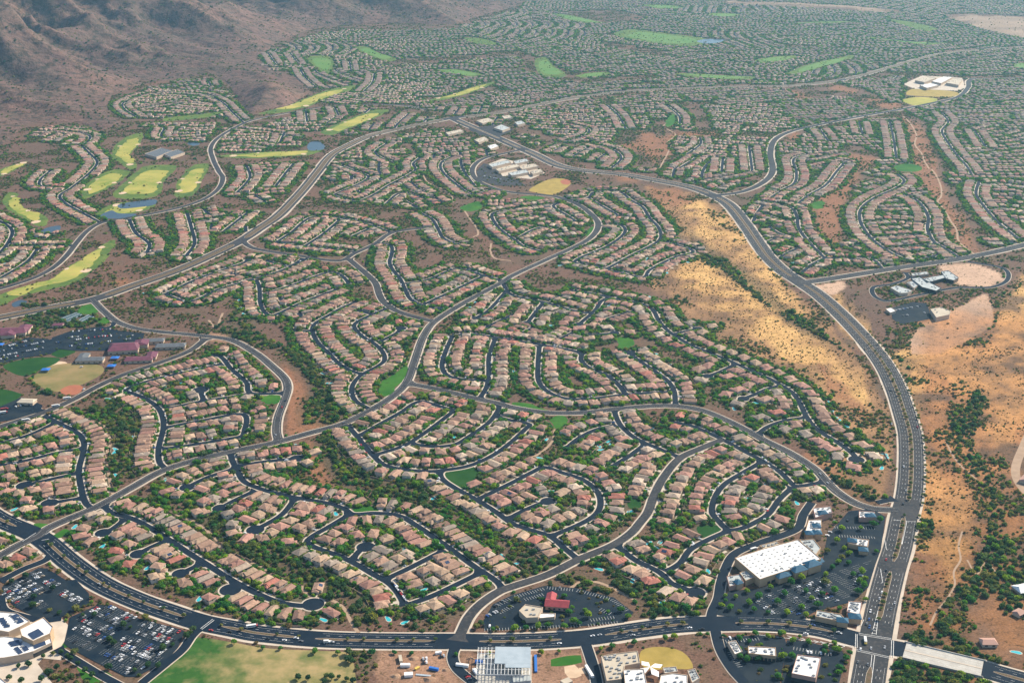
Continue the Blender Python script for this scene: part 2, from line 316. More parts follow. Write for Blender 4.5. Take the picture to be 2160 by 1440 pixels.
# local streets: key, house style, cul-de-sac radius at the end, phrase for labels, trace
LOC = [
 ('L1', 'n', 0, 'the curved street left of the green wash', '92,877 130,895 162,912 177,932 175,957 167,990 172,1032 182,1062 197,1073'),
 ('L1a', 'h', 0, 'the upper left edge street', '118,891 62,917 0,935 -50,950'),
 ('L1b', 'h', 0, 'the second left edge street', '174,946 120,955 60,970 0,982 -50,992'),
 ('L1c', 'h', 10, 'the upper left edge cul-de-sac', '166,997 110,1010 45,1025'),
 ('L1d', 'h', 10, 'the lower left edge cul-de-sac', '174,1050 97,1062'),
 ('L2', 'n', 0, 'the bent street right of the green wash', '352,990 337,975 335,945 345,900 340,870 322,850 287,832 265,824 287,812 337,797 412,780 470,767'),
 ('L3', 'h', 0, 'the slanting street below the loop road', '445,750 465,752 487,777 520,807 530,829 597,829'),
 ('L3b', 'h', 0, 'the street below the slanting street', '530,829 480,838 432,845 350,862'),
 ('L2c', 'n', 11, 'the short cul-de-sac in the left block', '430,845 422,820'),
 ('L4', 'h', 0, 'the upper cross street of the left block', '347,902 425,887 513,874 514,920'),
 ('L5', 'h', 0, 'the lower cross street of the left block', '342,947 425,935 514,920'),
 ('L6', 'n', 0, 'the long street above the thicket', '487,955 489,968 500,990 515,1015 545,1029 590,1042 640,1052 690,1061 725,1072 745,1084 790,1082 840,1087 877,1107 940,1150 1002,1195 1047,1225 1062,1243'),
 ('L6a', 'h', 9, 'the upper cul-de-sac below the collector', '497,987 437,1007 390,1030'),
 ('L6b', 'h', 9, 'the middle cul-de-sac below the collector', '540,1034 495,1055 460,1074'),
 ('L6c', 'h', 9, 'the cul-de-sac beside the reddish clearing', '500,984 540,976 602,969 632,966'),
 ('L6d', 'h', 10, 'the cul-de-sac left of the crescent', '622,1052 600,1080 580,1095 533,1120'),
 ('L7', 'h', 0, 'the crescent street above the boulevard', '738,1084 695,1110 660,1130 648,1142 660,1152 715,1172 747,1187 790,1212 820,1229 840,1250 855,1277'),
 ('L7a', 'h', 10, 'the short cul-de-sac inside the crescent', '742,1181 758,1162 777,1150'),
 ('L7b', 'h', 0, 'the upper cross street of the crescent', '812,1222 865,1197 937,1160'),
 ('L7c', 'h', 0, 'the lower cross street of the crescent', '855,1277 915,1255 1013,1208'),
 ('L8', 'n', 11, 'the long cul-de-sac street above the boulevard', '218,1066 237,1082 275,1092 312,1110 355,1137 400,1167 437,1190 487,1222 540,1250 590,1270 640,1277 670,1272'),
 ('L8a', 'h', 9, 'the cul-de-sac nearest the crossing', '265,1094 237,1115 212,1126'),
 ('L8b', 'h', 9, 'the second cul-de-sac above the boulevard', '352,1139 312,1157 287,1171'),
 ('L8c', 'h', 9, 'the third cul-de-sac above the boulevard', '424,1189 375,1212'),
 ('L8d', 'h', 11, 'the fourth cul-de-sac above the boulevard', '499,1230 482,1248'),
 ('L9', 'n', 0, 'the bent street beside the bright lawn', '783,864 752,847 742,827 747,807 765,789 797,772 811,760 807,742 790,725 765,710 747,690 752,680 777,667 817,650'),
 ('L10', 'n', 0, 'the street left of the bright lawn', '765,789 740,782 715,767 695,747 670,722 659,697 665,682 690,667 720,650 752,636'),
 ('L11a', 'h', 9, 'the cul-de-sac beyond the bright lawn', '800,721 837,702 847,691'),
 ('L11b', 'h', 0, 'the link street', '755,655 790,664'),
 ('L12', 'h', 0, 'the U-shaped street', '955,707 937,750 933,775 945,792 977,800 1029,803'),
 ('L12t', 'h', 0, 'the street above the U', '955,707 1000,705 1045,712 1080,717 1140,727 1200,738 1228,745'),
 ('L13', 'h', 0, 'the street beside the U', '1045,714 1032,750 1031,790 1027,815 1012,840'),
 ('L14', 'h', 0, 'the second U-shaped street', '1138,729 1135,770 1136,802 1150,822 1180,837 1210,842 1255,840 1320,832 1418,826'),
 ('L15', 'h', 0, 'the wavy street', '1228,745 1226,760 1242,775 1280,792 1305,812 1320,832'),
 ('L16', 'h', 9, 'the slanting street', '1425,855 1422,825 1410,805 1380,782 1340,755 1327,742'),
 ('L17', 'b', 10, 'the edge street of big houses', '1200,612 1255,620 1305,632 1350,640 1375,652 1392,680 1412,700 1430,712 1455,727 1492,742 1542,762 1580,780 1620,797 1635,805 1670,827 1687,850 1702,880 1725,907 1770,935 1800,958 1808,972'),
 ('L17a', 'b', 8, 'the short spur', '1420,705 1475,692'),
 ('L17b', 'b', 0, 'the link to the edge street', '1702,880 1657,887 1620,900 1598,916'),
 ('L17c', 'b', 8, 'the upper spur', '1552,768 1517,785 1490,794'),
 ('L17d', 'b', 8, 'the lower spur', '1650,812 1620,820 1592,832 1565,842'),
 ('L18', 'b', 0, 'the street above the middle', '1060,597 1080,622 1142,636 1242,660 1270,634 1285,627'),
 ('L18a', 'b', 8, 'the middle spur', '1250,660 1220,685'),
 ('L18b', 'b', 8, 'the left spur', '1147,637 1125,665 1112,682'),
 ('L18c', 'h', 8, 'the diagonal spur', '1070,612 1030,655 1002,672'),
 ('L18d', 'b', 8, 'the lower middle spur', '1230,706 1267,705 1300,702'),
 ('R1', 'h', 0, 'the first slanting row street', '757,919 800,895 845,870 885,847 927,857 958,866'),
 ('R2', 'h', 0, 'the second slanting row street', '790,960 852,940 890,917 925,892 958,866'),
 ('R3', 'h', 0, 'the third slanting row street', '868,936 915,942 960,937 990,920 1030,892 1050,867 1054,853'),
 ('L20', 'h', 0, 'the bowl-shaped street', '732,896 755,922 770,942 787,960 810,980 852,990 902,994 940,991 990,982 1040,960 1080,931 1108,905 1117,895 1080,887 1046,878'),
 ('L21', 'h', 0, 'the diagonal street left of the loop', '927,994 933,1010 965,1032 1002,1052 1047,1080 1087,1107 1160,1131 1192,1157 1222,1181'),
 ('L21a', 'h', 0, 'the loop street', '1006,1054 1080,1018 1130,992 1147,985 1180,995 1230,1012 1260,1037 1267,1062 1258,1083 1230,1102 1162,1131'),
 ('L21b', 'h', 9, 'the cul-de-sac inside the loop', '1072,1094 1105,1077 1145,1060 1162,1056'),
 ('L22', 'h', 0, 'the slanting street below the collector', '1296,865 1300,880 1312,900 1342,925 1392,947 1435,965'),
 ('L22a', 'h', 0, 'the upper left spur', '1300,896 1255,907 1220,925 1195,945'),
 ('L22b', 'h', 0, 'the lower left spur', '1362,936 1330,960 1290,985'),
 ('C1h', 'h', 0, 'the collector corner', '45,1147 0,1172 -40,1192'),
 ('C5h', 'h', 0, 'the rising collector', '1352,1100 1367,1080 1380,1045 1400,1007 1435,966 1480,945 1525,927'),
 ('L23', 'h', 0, 'the diagonal street under the arc road', '1415,890 1455,897 1492,912 1530,930 1567,950 1605,970 1645,995 1670,1020 1677,1026 1737,1017'),
 ('L24', 'h', 0, 'the rounded street left of the shops', '1607,974 1567,997 1530,1020 1510,1045 1502,1080 1517,1100 1537,1117 1562,1115 1592,1102 1620,1085 1645,1052 1672,1027'),
 ('L25', 'h', 0, 'the street beside the small lawn', '1537,1119 1490,1140 1455,1160 1435,1187 1405,1206'),
 ('L25b', 'h', 10, 'the street left of the store', '1300,1150 1342,1182 1392,1207 1417,1230 1455,1245 1475,1252'),
 ('L26', 'n', 0, '', '790,512 822,517 827,532 822,552 827,567 845,590 855,612 867,632 890,644'),
 ('L26a', 'h', 0, '', '855,599 902,590 965,567 1015,580 1058,592'),
 ('L26b', 'h', 0, '', '890,644 952,615 1020,582'),
 ('L26c', 'h', 8, '', '905,650 930,652'),
 ('L27', 'h', 0, '', '582,512 615,490 655,459 690,457 727,462 765,470 825,490'),
 ('L27a', 'h', 0, '', '582,512 642,520 700,526 752,532'),
 ('L27b', 'h', 0, '', '642,520 680,495 717,464'), ('L27c', 'h', 0, '', '740,500 780,482'),
 ('L28', 'n', 8, '', '885,449 910,462 925,485 935,502 962,516'),
 ('L29', 'h', 0, '', '540,590 547,605 549,637 557,657 572,666 590,660 640,637 712,610'),
 ('L29b', 'h', 0, '', '553,622 615,602 690,575 710,576 730,590 737,602'),
 ('L29c', 'h', 0, '', '540,587 590,572 645,547 652,541'),
 ('L29e', 'h', 0, '', '660,697 620,700'),
 ('L30', 'h', 8, '', '345,622 425,585 507,557 527,548'), ('L30b', 'h', 8, '', '350,622 400,636 462,610 530,590'),
 ('L30c', 'h', 0, '', '560,550 610,560 640,545'),
 ('L31', 'h', 0, '', '702,412 777,375 747,360 720,350'), ('L31b', 'h', 0, '', '703,413 755,424 827,387 875,360 872,345 887,332'),
 ('L32', 'h', 0, '', '812,432 847,407 900,420'), ('L33', 'n', 0, '', '955,330 932,342 932,360 960,387 997,410 1037,400'),
 ('L34', 'n', 0, '', '817,302 792,320 802,332 827,342'),
 ('L35', 'h', 0, '', '1180,429 1080,442 1040,450 1047,475 1065,492 1087,507 1105,520 1140,530'), ('L35b', 'h', 0, '', '1180,429 1167,435 1200,457 1215,467'),
 ('L35c', 'h', 0, '', '1090,503 1140,480 1180,485'), ('L35d', 'h', 0, '', '1075,465 1130,455 1160,462'),
 ('L36', 'h', 0, '', '1203,422 1240,417 1255,405 1305,405 1330,422 1355,437 1370,460 1390,482 1390,507 1330,540 1280,567'),
 ('L36a', 'h', 0, '', '1240,417 1270,435 1305,455'),
 ('L36b', 'h', 0, '', '1264,476 1310,476 1317,492 1280,520 1212,552 1255,562 1305,575 1357,584 1370,570 1425,542 1462,530 1405,510'),
 ('L37', 'h', 0, '', '1600,424 1665,437 1680,455 1685,482 1707,512 1727,532 1742,543 1795,547 1837,546 1862,568'),
 ('L37b', 'h', 0, '', '1742,543 1705,562'), ('L37c', 'h', 0, '', '1680,470 1640,462 1610,450'), ('L37d', 'h', 0, '', '1700,505 1650,495 1620,478'),
 ('L38', 'n', 0, '', '1892,368 1907,382 1890,397 1845,417 1817,440 1814,465 1827,490 1845,510 1882,535 1905,545'),
 ('L39', 'n', 0, '', '1900,410 1932,422 1957,455 1957,485 1970,510 1995,525 2027,546'),
 ('L39a', 'h', 0, '', '1816,470 1880,466 1957,473'), ('L39b', 'h', 0, '', '1838,502 1900,498 1962,494'), ('L39c', 'h', 0, '', '1865,525 1920,521 1975,513'),
 ('L40', 'n', 0, '', '2065,383 2059,410 2075,435 2100,465 2120,482 2148,504'), ('L40b', 'h', 0, '', '2062,390 2110,388 2170,395'), ('L40c', 'h', 0, '', '2085,445 2130,440 2180,450'),
 ('L41', 'n', 0, '', '1705,325 1675,335 1680,365 1675,387 1647,402'), ('L42', 'n', 0, '', '1780,345 1765,362 1740,392 1705,412'),
 ('L43', 'n', 0, '', '1877,257 1885,295 1891,335'), ('L44', 'n', 0, '', '1985,238 2000,257 1987,277 2002,305 2020,330 2040,352 2050,370'),
 ('L45', 'n', 0, '', '1812,258 1820,285'), ('L45b', 'n', 0, '', '1728,272 1747,298'), ('L46', 'n', 0, '', '2055,275 2080,312'),
 ('L47', 'n', 0, '', '1280,222 1305,245 1320,273'), ('L48', 'n', 0, '', '1405,222 1432,245 1434,264'), ('L49', 'h', 0, '', '1190,300 1235,285 1240,272 1200,262'),
 ('L50', 'n', 0, '', '1287,357 1310,335 1295,317 1250,305'), ('L51', 'h', 0, '', '1447,327 1477,305 1477,290'), ('L52', 'n', 0, '', '1580,308 1587,362'), ('L52b', 'h', 0, '', '1430,357 1470,332'),
 ('L52c', 'n', 0, '', '1525,335 1522,365'),
 ('L53', 'h', 0, '', '107,360 85,380 90,395 140,397'), ('L53b', 'n', 0, '', '172,308 190,325 205,342 192,362 150,397 127,412 135,427 175,450 212,470'),
 ('L54', 'h', 0, '', '-30,455 0,467 25,485 20,507 0,532 -30,550'), ('L54b', 'h', 0, '', '10,521 75,520 152,518'), ('L55', 'h', 0, '', '80,525 57,552 0,587 -30,600'),
 ('L56', 'n', 8, '', '272,462 287,492 315,515 310,534'), ('L57', 'n', 8, '', '395,450 405,485 410,515 392,541'), ('L58', 'h', 0, '', '525,447 470,490'), ('L58b', 'h', 0, '', '410,470 450,462 510,455'),
 ('L59', 'n', 0, '', '520,350 527,375 500,407'), ('L59b', 'n', 0, '', '620,345 607,360 580,395'),
 ('L60', 'h', 0, '', '290,249 262,230 260,218 287,205 325,197 400,197 432,200 470,217 490,237 515,260'), ('L60b', 'h', 0, '', '440,172 445,182'),
 ('L60c', 'h', 0, '', '285,232 340,222 400,215 460,220'),
 ('L61', 'h', 0, '', '347,270 347,292 430,290'), ('L62', 'h', 0, '', '172,306 187,297 185,285 130,278 80,278'),
 ('L63', 'n', 0, '', '565,112 582,137'), ('L64', 'n', 0, '', '612,112 630,136'), ('L65', 'n', 0, '', '632,145 645,165 668,185'), ('L66', 'n', 0, '', '737,130 741,150'),
 ('L67', 'n', 0, '', '790,155 785,175 765,195'), ('L68', 'n', 0, '', '645,235 648,257'), ('L69', 'n', 0, '', '706,226 715,245'), ('L70', 'n', 0, '', '600,280 590,302'),
 ('L71', 'h', 0, '', '480,270 520,275 580,280 620,292'), ('L72', 'h', 0, '', '470,310 520,305 570,312'),
]
DRIVES = [  # service drives without houses: half width, trace
 (5.0, '1499,1312 1503,1290 1515,1262 1520,1232 1530,1200 1550,1168 1600,1146 1680,1116 1695,1085 1712,1060'),
 (5.0, '1233,1350 1245,1385 1255,1420 1262,1460'), (5.0, '962,1360 955,1385 965,1410 1000,1440'),
 (4.5, '0,1226 50,1200 98,1180 112,1158'), (4.5, '425,1322 405,1342 385,1370 352,1398 300,1440'), (4.5, '0,1256 8,1285 40,1298 90,1308 130,1304'),
 (4.0, '120,1368 165,1395 215,1425 262,1450'), (5.0, '1507,1320 1520,1370 1545,1412 1570,1440'), (4.0, '243,680 232,690 180,700 100,720 30,740'),
 (4.0, '87,868 60,850 30,858'), (4.5, '1887,1052 1850,1060'), (4.0, '1910,575 1915,587 1880,600 1843,606 1845,625 1870,635 1940,622 2020,607 2090,606 2125,590 2115,566 2040,552'),
]
PATHS = [
 (5.5, '2250,800 2190,880 2155,950 2142,990 2150,1020 2180,1050 2250,1090'),
 (2.0, '152,868 190,885 215,895 232,918 233,935 226,960 230,1000 235,1030 240,1045'), (2.0, '370,1085 410,1100 460,1140 480,1165 540,1190 580,1215'),
 (2.0, '636,1235 650,1255 665,1260 700,1265 728,1285 740,1310 757,1335'), (2.0, '470,660 455,690 440,675'),
 (2.0, '890,363 903,385 930,397 950,410 957,427'), (2.0, '976,438 990,460 1005,480 1008,495 998,500'), (2.0, '1036,513 1035,530 1045,545 1078,550'),
 (2.0, '1965,357 1975,370 1985,395 1985,415 1978,425 1990,440 2005,465 2018,485 2022,508 2040,525 2057,537'),
 (2.0, '1905,245 1920,260 1933,285 1930,305 1945,325 1950,340 1960,356'), (2.0, '1390,357 1410,320 1415,305 1408,300 1425,285 1412,275 1398,268 1415,255'),
 (1.2, '1995,930 2010,960 2030,985 2060,1010'), (1.1, '2030,1120 2022,1150 2026,1180 2012,1205 2014,1232 1998,1262 1975,1290 1962,1318'), (1.0, '2040,1180 2060,1210 2080,1185 2100,1205'),
 (2.0, '1195,1245 1230,1225 1270,1230 1340,1265'), (1.8, '1170,905 1165,930 1140,955 1120,965'),
]

# ------------------------------------------------------------------ occupancy raster of the ground (2 m cells)
CS = 2.0; RX0, RY0, NX, NY = -3300.0, 880.0, 3300, 3300
OCC = np.zeros((NX, NY), np.uint8)          # 1 road, 2 house, 4 no building / no plants, 8 turf
STREET = np.zeros((NX, NY), np.float32)
def cell(P):
    P = np.asarray(P); i = ((P[..., 0]-RX0)/CS).astype(int); j = ((P[..., 1]-RY0)/CS).astype(int)
    return np.clip(i, 0, NX-1), np.clip(j, 0, NY-1)
def mark_ribbon(P, hw, bit, street=False):
    Q = catmull(P, 1.5) if len(P) < 3 else P
    s = arclen(P); k = max(2, int(s[-1]/1.4)); t = np.linspace(0, s[-1], k)
    Q = np.stack([np.interp(t, s, P[:, 0]), np.interp(t, s, P[:, 1])], 1); N = normals(Q)
    for o in np.arange(-hw, hw+.01, 1.4):
        i, j = cell(Q+N*o); OCC[i, j] |= bit
        if street: STREET[i, j] = 1
def mark_poly(P, bit):
    P = np.asarray(P); lo, hi = P.min(0), P.max(0)
    i0, j0 = cell(lo); i1, j1 = cell(hi); gx, gy = np.meshgrid(np.arange(i0, i1+1), np.arange(j0, j1+1), indexing='ij')
    Q = np.stack([RX0+(gx.ravel()+.5)*CS, RY0+(gy.ravel()+.5)*CS], 1); m = inpoly(Q, P)
    OCC[gx.ravel()[m], gy.ravel()[m]] |= bit
    return gx.ravel()[m], gy.ravel()[m]
def mark_disc(c, r, bit):
    a = np.arange(0, r, 1.2)
    for q in a:
        t = np.linspace(0, 2*math.pi, max(4, int(q*6)), endpoint=False); i, j = cell(np.stack([c[0]+q*np.cos(t), c[1]+q*np.sin(t)], 1)); OCC[i, j] |= bit

# ------------------------------------------------------------------ main roads
def flare(P, hw, a=True, b=True, add=5.5, L=9.0):
    s = arclen(P); h = np.full(len(P), float(hw))
    if a: h += add*np.clip(1-s/L, 0, 1)**2
    if b: h += add*np.clip(1-(s[-1]-s)/L, 0, 1)**2
    return h
MAINP = {}; zi = 0
for key, hw, mw, gaps, lab, tr in MAIN:
    P = catmull(W2(tr), 5.0); MAINP[key] = P; mark_ribbon(P, hw+3.5, 1)
    z = .60+.003*zi; zi += 1
    h = flare(P, hw, key[0] in 'CG', key in ('C4', 'C7', 'C2', 'C1'), 6, 12)
    rb = RB(); rb.rib(P, h, z)
    if key == 'A2':
        for q in MAINGAP if 'MAINGAP' in globals() else []: pass
    o = link('road', rb.build('road', 'asphalt_fresh' if key in ('A1', 'A1b') else 'asphalt_worn')); tag(o, lab, kind='structure')
    far = np.clip((P[:, 1]-2200)/2500, 0, 1)*1.6
    wob = (vnoise(P[:, 0]*.02+9, P[:, 1]*.02)-.4)*2.0
    rb = RB(); rb.rib(P, h+(3.0 if key[0] == 'A' else 2.0)+np.maximum(wob, -.3)*(1.4 if key[0] == 'A' else .5)+far, .012+.002*zi); link('sidewalk', rb.build('sidewalk', 'concrete'), o)
    if mw:
        keep = np.ones(len(P), bool)
        for gx, gy, gr in gaps: keep &= np.linalg.norm(P-at(gx, gy), axis=1) > gr*1.15
        runs = np.split(np.where(keep)[0], np.where(np.diff(np.where(keep)[0]) > 1)[0]+1)
        rk, rm = RB(), RB()
        for r in runs:
            if len(r) < 4: continue
            Q = P[r]; s = arclen(Q); e = np.minimum(s, s[-1]-s); w = mw*np.clip(.25+e/14, 0, 1)
            rk.rib(Q, w+.22+far[r], z+.10); rm.rib(Q, np.maximum(w-.1, .2), z+.14)
        link('median_kerb', rk.build('median_kerb', 'concrete'), o); link('median', rm.build('median', 'median_soil'), o)
    if key in ('A1', 'A1b', 'A2', 'C1', 'A5', 'C4', 'C2'):
        rl = RB(); s = arclen(P); N = normals(P); T = np.stack([N[:, 1], -N[:, 0]], 1)
        offs = {'A1': [5.8, 9.1], 'A1b': [5.9, 9.3], 'A2': [6.0, 9.3, 12.5], 'C1': [3.9], 'A5': [5.0], 'C4': [3.7], 'C2': [3.7]}[key]
        dd = np.arange(6, min(s[-1], 2600 if key == 'A2' else 1500)-6, 12.0)
        px = np.interp(dd, s, P[:, 0]); py = np.interp(dd, s, P[:, 1]); nx = np.interp(dd, s, N[:, 0]); ny = np.interp(dd, s, N[:, 1])
        for k in range(len(dd)):
            c = np.array([px[k], py[k]]); n = np.array([nx[k], ny[k]]); t = np.array([n[1], -n[0]])
            if any(np.linalg.norm(c-at(gx, gy)) < gr+4 for gx, gy, gr in gaps): continue
            for of in offs:
                solid = of == offs[-1]
                for sd in (-1, 1):
                    a = c+n*of*sd; rl.quad(a-t*(6.0 if solid else 1.7), a+t*(6.0 if solid else 1.7), .12 if solid else .22, z+.03)
        link('lane_marking', rl.build('lane_marking', 'paint_white'), o)

# ------------------------------------------------------------------ local streets, drives, footpaths
STREETS = {}; rs, rw = RB(), RB(); k = 0
for key, style, cul, phrase, tr in LOC:
    P = catmull(W2(tr), 4.0); s = arclen(P); STREETS[key] = (P, style, phrase)
    if key in ('C5h', 'C1h'): continue
    far = float(np.clip((P[:, 1].mean()-2000)/1500, 0, 1))
    hw = 3.7-.4*far; h = flare(P, hw, True, not cul, 5.5, 8.0); swd = 1.9+far*.8
    rs.rib(P, h, .34+.0018*k); rw.rib(P, h+swd, .03+.0018*k)
    if cul:
        d = (P[-1]-P[-2])/np.linalg.norm(P[-1]-P[-2]); c = P[-1]-d*cul*.4
        rs.disc(c, cul, .34+.0018*k+.0007, 24); rw.disc(c, cul+swd, .03+.0018*k+.0007, 24); mark_disc(c, cul+2.5, 1)
    mark_ribbon(P, hw+2.2, 1, True); k += 1
for hw, tr in DRIVES:
    P = catmull(W2(tr), 4.0); rs.rib(P, flare(P, hw, True, False, 4, 8), .34+.0018*k); rw.rib(P, hw+1.1, .03+.0018*k); mark_ribbon(P, hw+2, 5); k += 1
rp = RB()
for hw, tr in PATHS:
    P = catmull(W2(tr), 4.0); rp.rib(P, hw*.95, .022); mark_ribbon(P, hw, 5)
tag(link('footpath', rp.build('footpath', 'trail_sand')), 'pale sandy walking trails winding through the desert washes', kind='structure')

# ------------------------------------------------------------------ ground zones
GOLD = ['1395,592 1415,560 1470,552 1530,575 1590,625 1660,675 1740,715 1810,765 1850,820 1868,870 1820,845 1740,800 1650,750 1560,705 1480,655 1420,615',
        '1425,498 1455,478 1495,478 1515,498 1500,514 1440,514', '1400,430 1470,430 1540,500 1560,540 1500,545 1440,470', '1560,500 1640,590 1690,650 1640,660 1570,590 1530,540',
        '1880,735 1970,742 2090,725 2110,650 2170,590 2300,590 2300,920 2150,900 2090,850 2030,800 1940,800', '1905,820 1990,800 2010,830 1990,880 1960,930 1940,900',
        '1975,985 2030,1000 2060,1060 2050,1140 2030,1200 1985,1260 1960,1250 1965,1150 1970,1060', '2090,860 2160,860 2160,940 2120,960 2080,920', '1740,600 1800,620 1850,700 1880,760 1840,720 1780,650']
RED = ['1900,238 1945,252 1970,300 1995,370 2025,430 2070,500 2080,530 2000,520 1970,450 1955,390 1925,340 1905,270', '1750,352 1825,350 1828,375 1795,420 1775,470 1780,542 1745,542 1718,490 1708,430', '1290,310 1340,296 1400,285 1480,280 1560,285 1470,296 1420,310 1380,350 1350,330', '1360,395 1420,400 1450,430 1400,440', '1270,365 1330,375 1340,392 1290,385', '1760,370 1800,360 1820,378 1780,410 1740,450 1730,500 1760,540 1740,545 1715,490 1720,430',
       '1930,250 1950,300 1990,390 2010,450 2050,510 2080,520 2060,530 2000,500 1975,430 1940,340 1915,280', '1340,280 1400,290 1390,310 1340,300', '1410,280 1470,280 1440,300 1410,315 1370,330 1380,350',
       '600,760 640,780 680,860 710,890 640,920 605,905 615,850', '640,940 680,930 700,990 730,1040 700,1030 650,990', '232,590 285,575 280,590 240,598', '1740,175 1820,190 1800,200 1745,185',
       '1840,205 1910,210 1900,228 1850,220', '1640,190 1700,195 1710,215 1660,205', '1660,270 1700,285 1650,300', '1780,320 1860,330 1840,360 1790,345', '700,600 740,580', '1900,1080 1960,1190 1990,1290 1950,1340 1920,1330',
       '1690,950 1780,990 1850,1040 1870,1060 1780,1030 1700,980', '1720,760 1780,800 1850,870 1840,880 1750,820']
PALE = ['1920,720 1935,695 1975,672 2010,655 2080,618 2096,650 2095,685 2040,720 1985,748 1925,748', '1985,560 2060,556 2110,575 2120,590 2085,605 2010,600 1990,585', '1715,602 1780,592 1790,605 1760,622 1730,615']
BARE = ['800,1372 860,1375 945,1368 960,1400 985,1440 990,1500 830,1500 790,1420', '970,1375 1115,1372 1230,1370 1252,1430 1260,1500 975,1500 985,1420', '2050,1265 2110,1248 2110,1300 2200,1330 2200,1400 2090,1385 2035,1345 2060,1320 2040,1290',
        '5,1215 60,1185 98,1165 92,1178 50,1205 10,1230', '440,700 480,705 490,725 440,722']
DENSE = ['185,860 250,848 300,868 297,920 295,970 302,1000 250,1015 226,990 232,945 240,915 215,890', '540,1145 615,1168 665,1185 715,1210 755,1230 780,1258 792,1295 780,1320 752,1318 735,1268 700,1255 660,1252 640,1230 590,1205 540,1188',
         '425,1080 500,1095 475,1130 540,1150 540,1190 462,1150 390,1096', '665,928 715,928 765,970 790,995 840,1020 915,1035 930,1050 915,1080 840,1052 765,1045 715,1008 690,965',
         '1080,1135 1150,1165 1192,1185 1200,1190 1142,1210 1100,1220 1080,1200', '1160,1212 1220,1205 1250,1235 1280,1245 1300,1255 1260,1248 1170,1230', '1280,1200 1330,1220 1380,1255 1418,1288 1480,1285 1475,1302 1362,1306 1330,1260 1292,1235',
         '585,728 628,745 702,782 700,827 715,870 752,870 720,890 647,895 640,860 665,820 628,770', '2000,880 2050,850 2060,800 2085,830 2060,900 2050,940 2110,1060 2130,1140 2170,1200 2170,1300 2110,1290 2040,1290 2010,1350 1990,1350 1975,1290 2040,1220 2085,1150 2085,1060 2040,980',
         '1885,740 1935,765 1990,790 2010,800 1960,800 1910,780', '2010,780 2060,755 2160,725 2160,740 2080,765', '1900,1090 1960,1100 1990,1130 1960,1135 1930,1120', '1900,1340 1950,1325 2050,1345 2100,1375 2130,1400 2060,1395 1960,1375', '1880,1395 1990,1400 2080,1440 2080,1500 1880,1500',
         '1060,985 1110,985 1130,965 1150,950 1100,960', '40,640 190,650 230,690 150,690 60,700', '60,770 120,810 130,840 90,830 60,800', '1320,1060 1360,1060 1350,1085 1310,1078', '1430,1060 1500,1100 1480,1130 1440,1110',
         '450,690 540,700 600,730 560,740 500,722', '480,660 540,690 520,700', '1420,470 1520,540 1600,600 1680,660 1740,700 1760,730 1700,705 1600,640 1500,570', '1700,950 1760,1000 1840,1030 1875,1050 1850,1062 1770,1022']
def polyW(L): return [W2(s) for s in L if len(s.split()) > 2]
GOLDW, REDW, PALEW, BAREW, DENSEW = map(polyW, (GOLD, RED, PALE, BARE, DENSE))

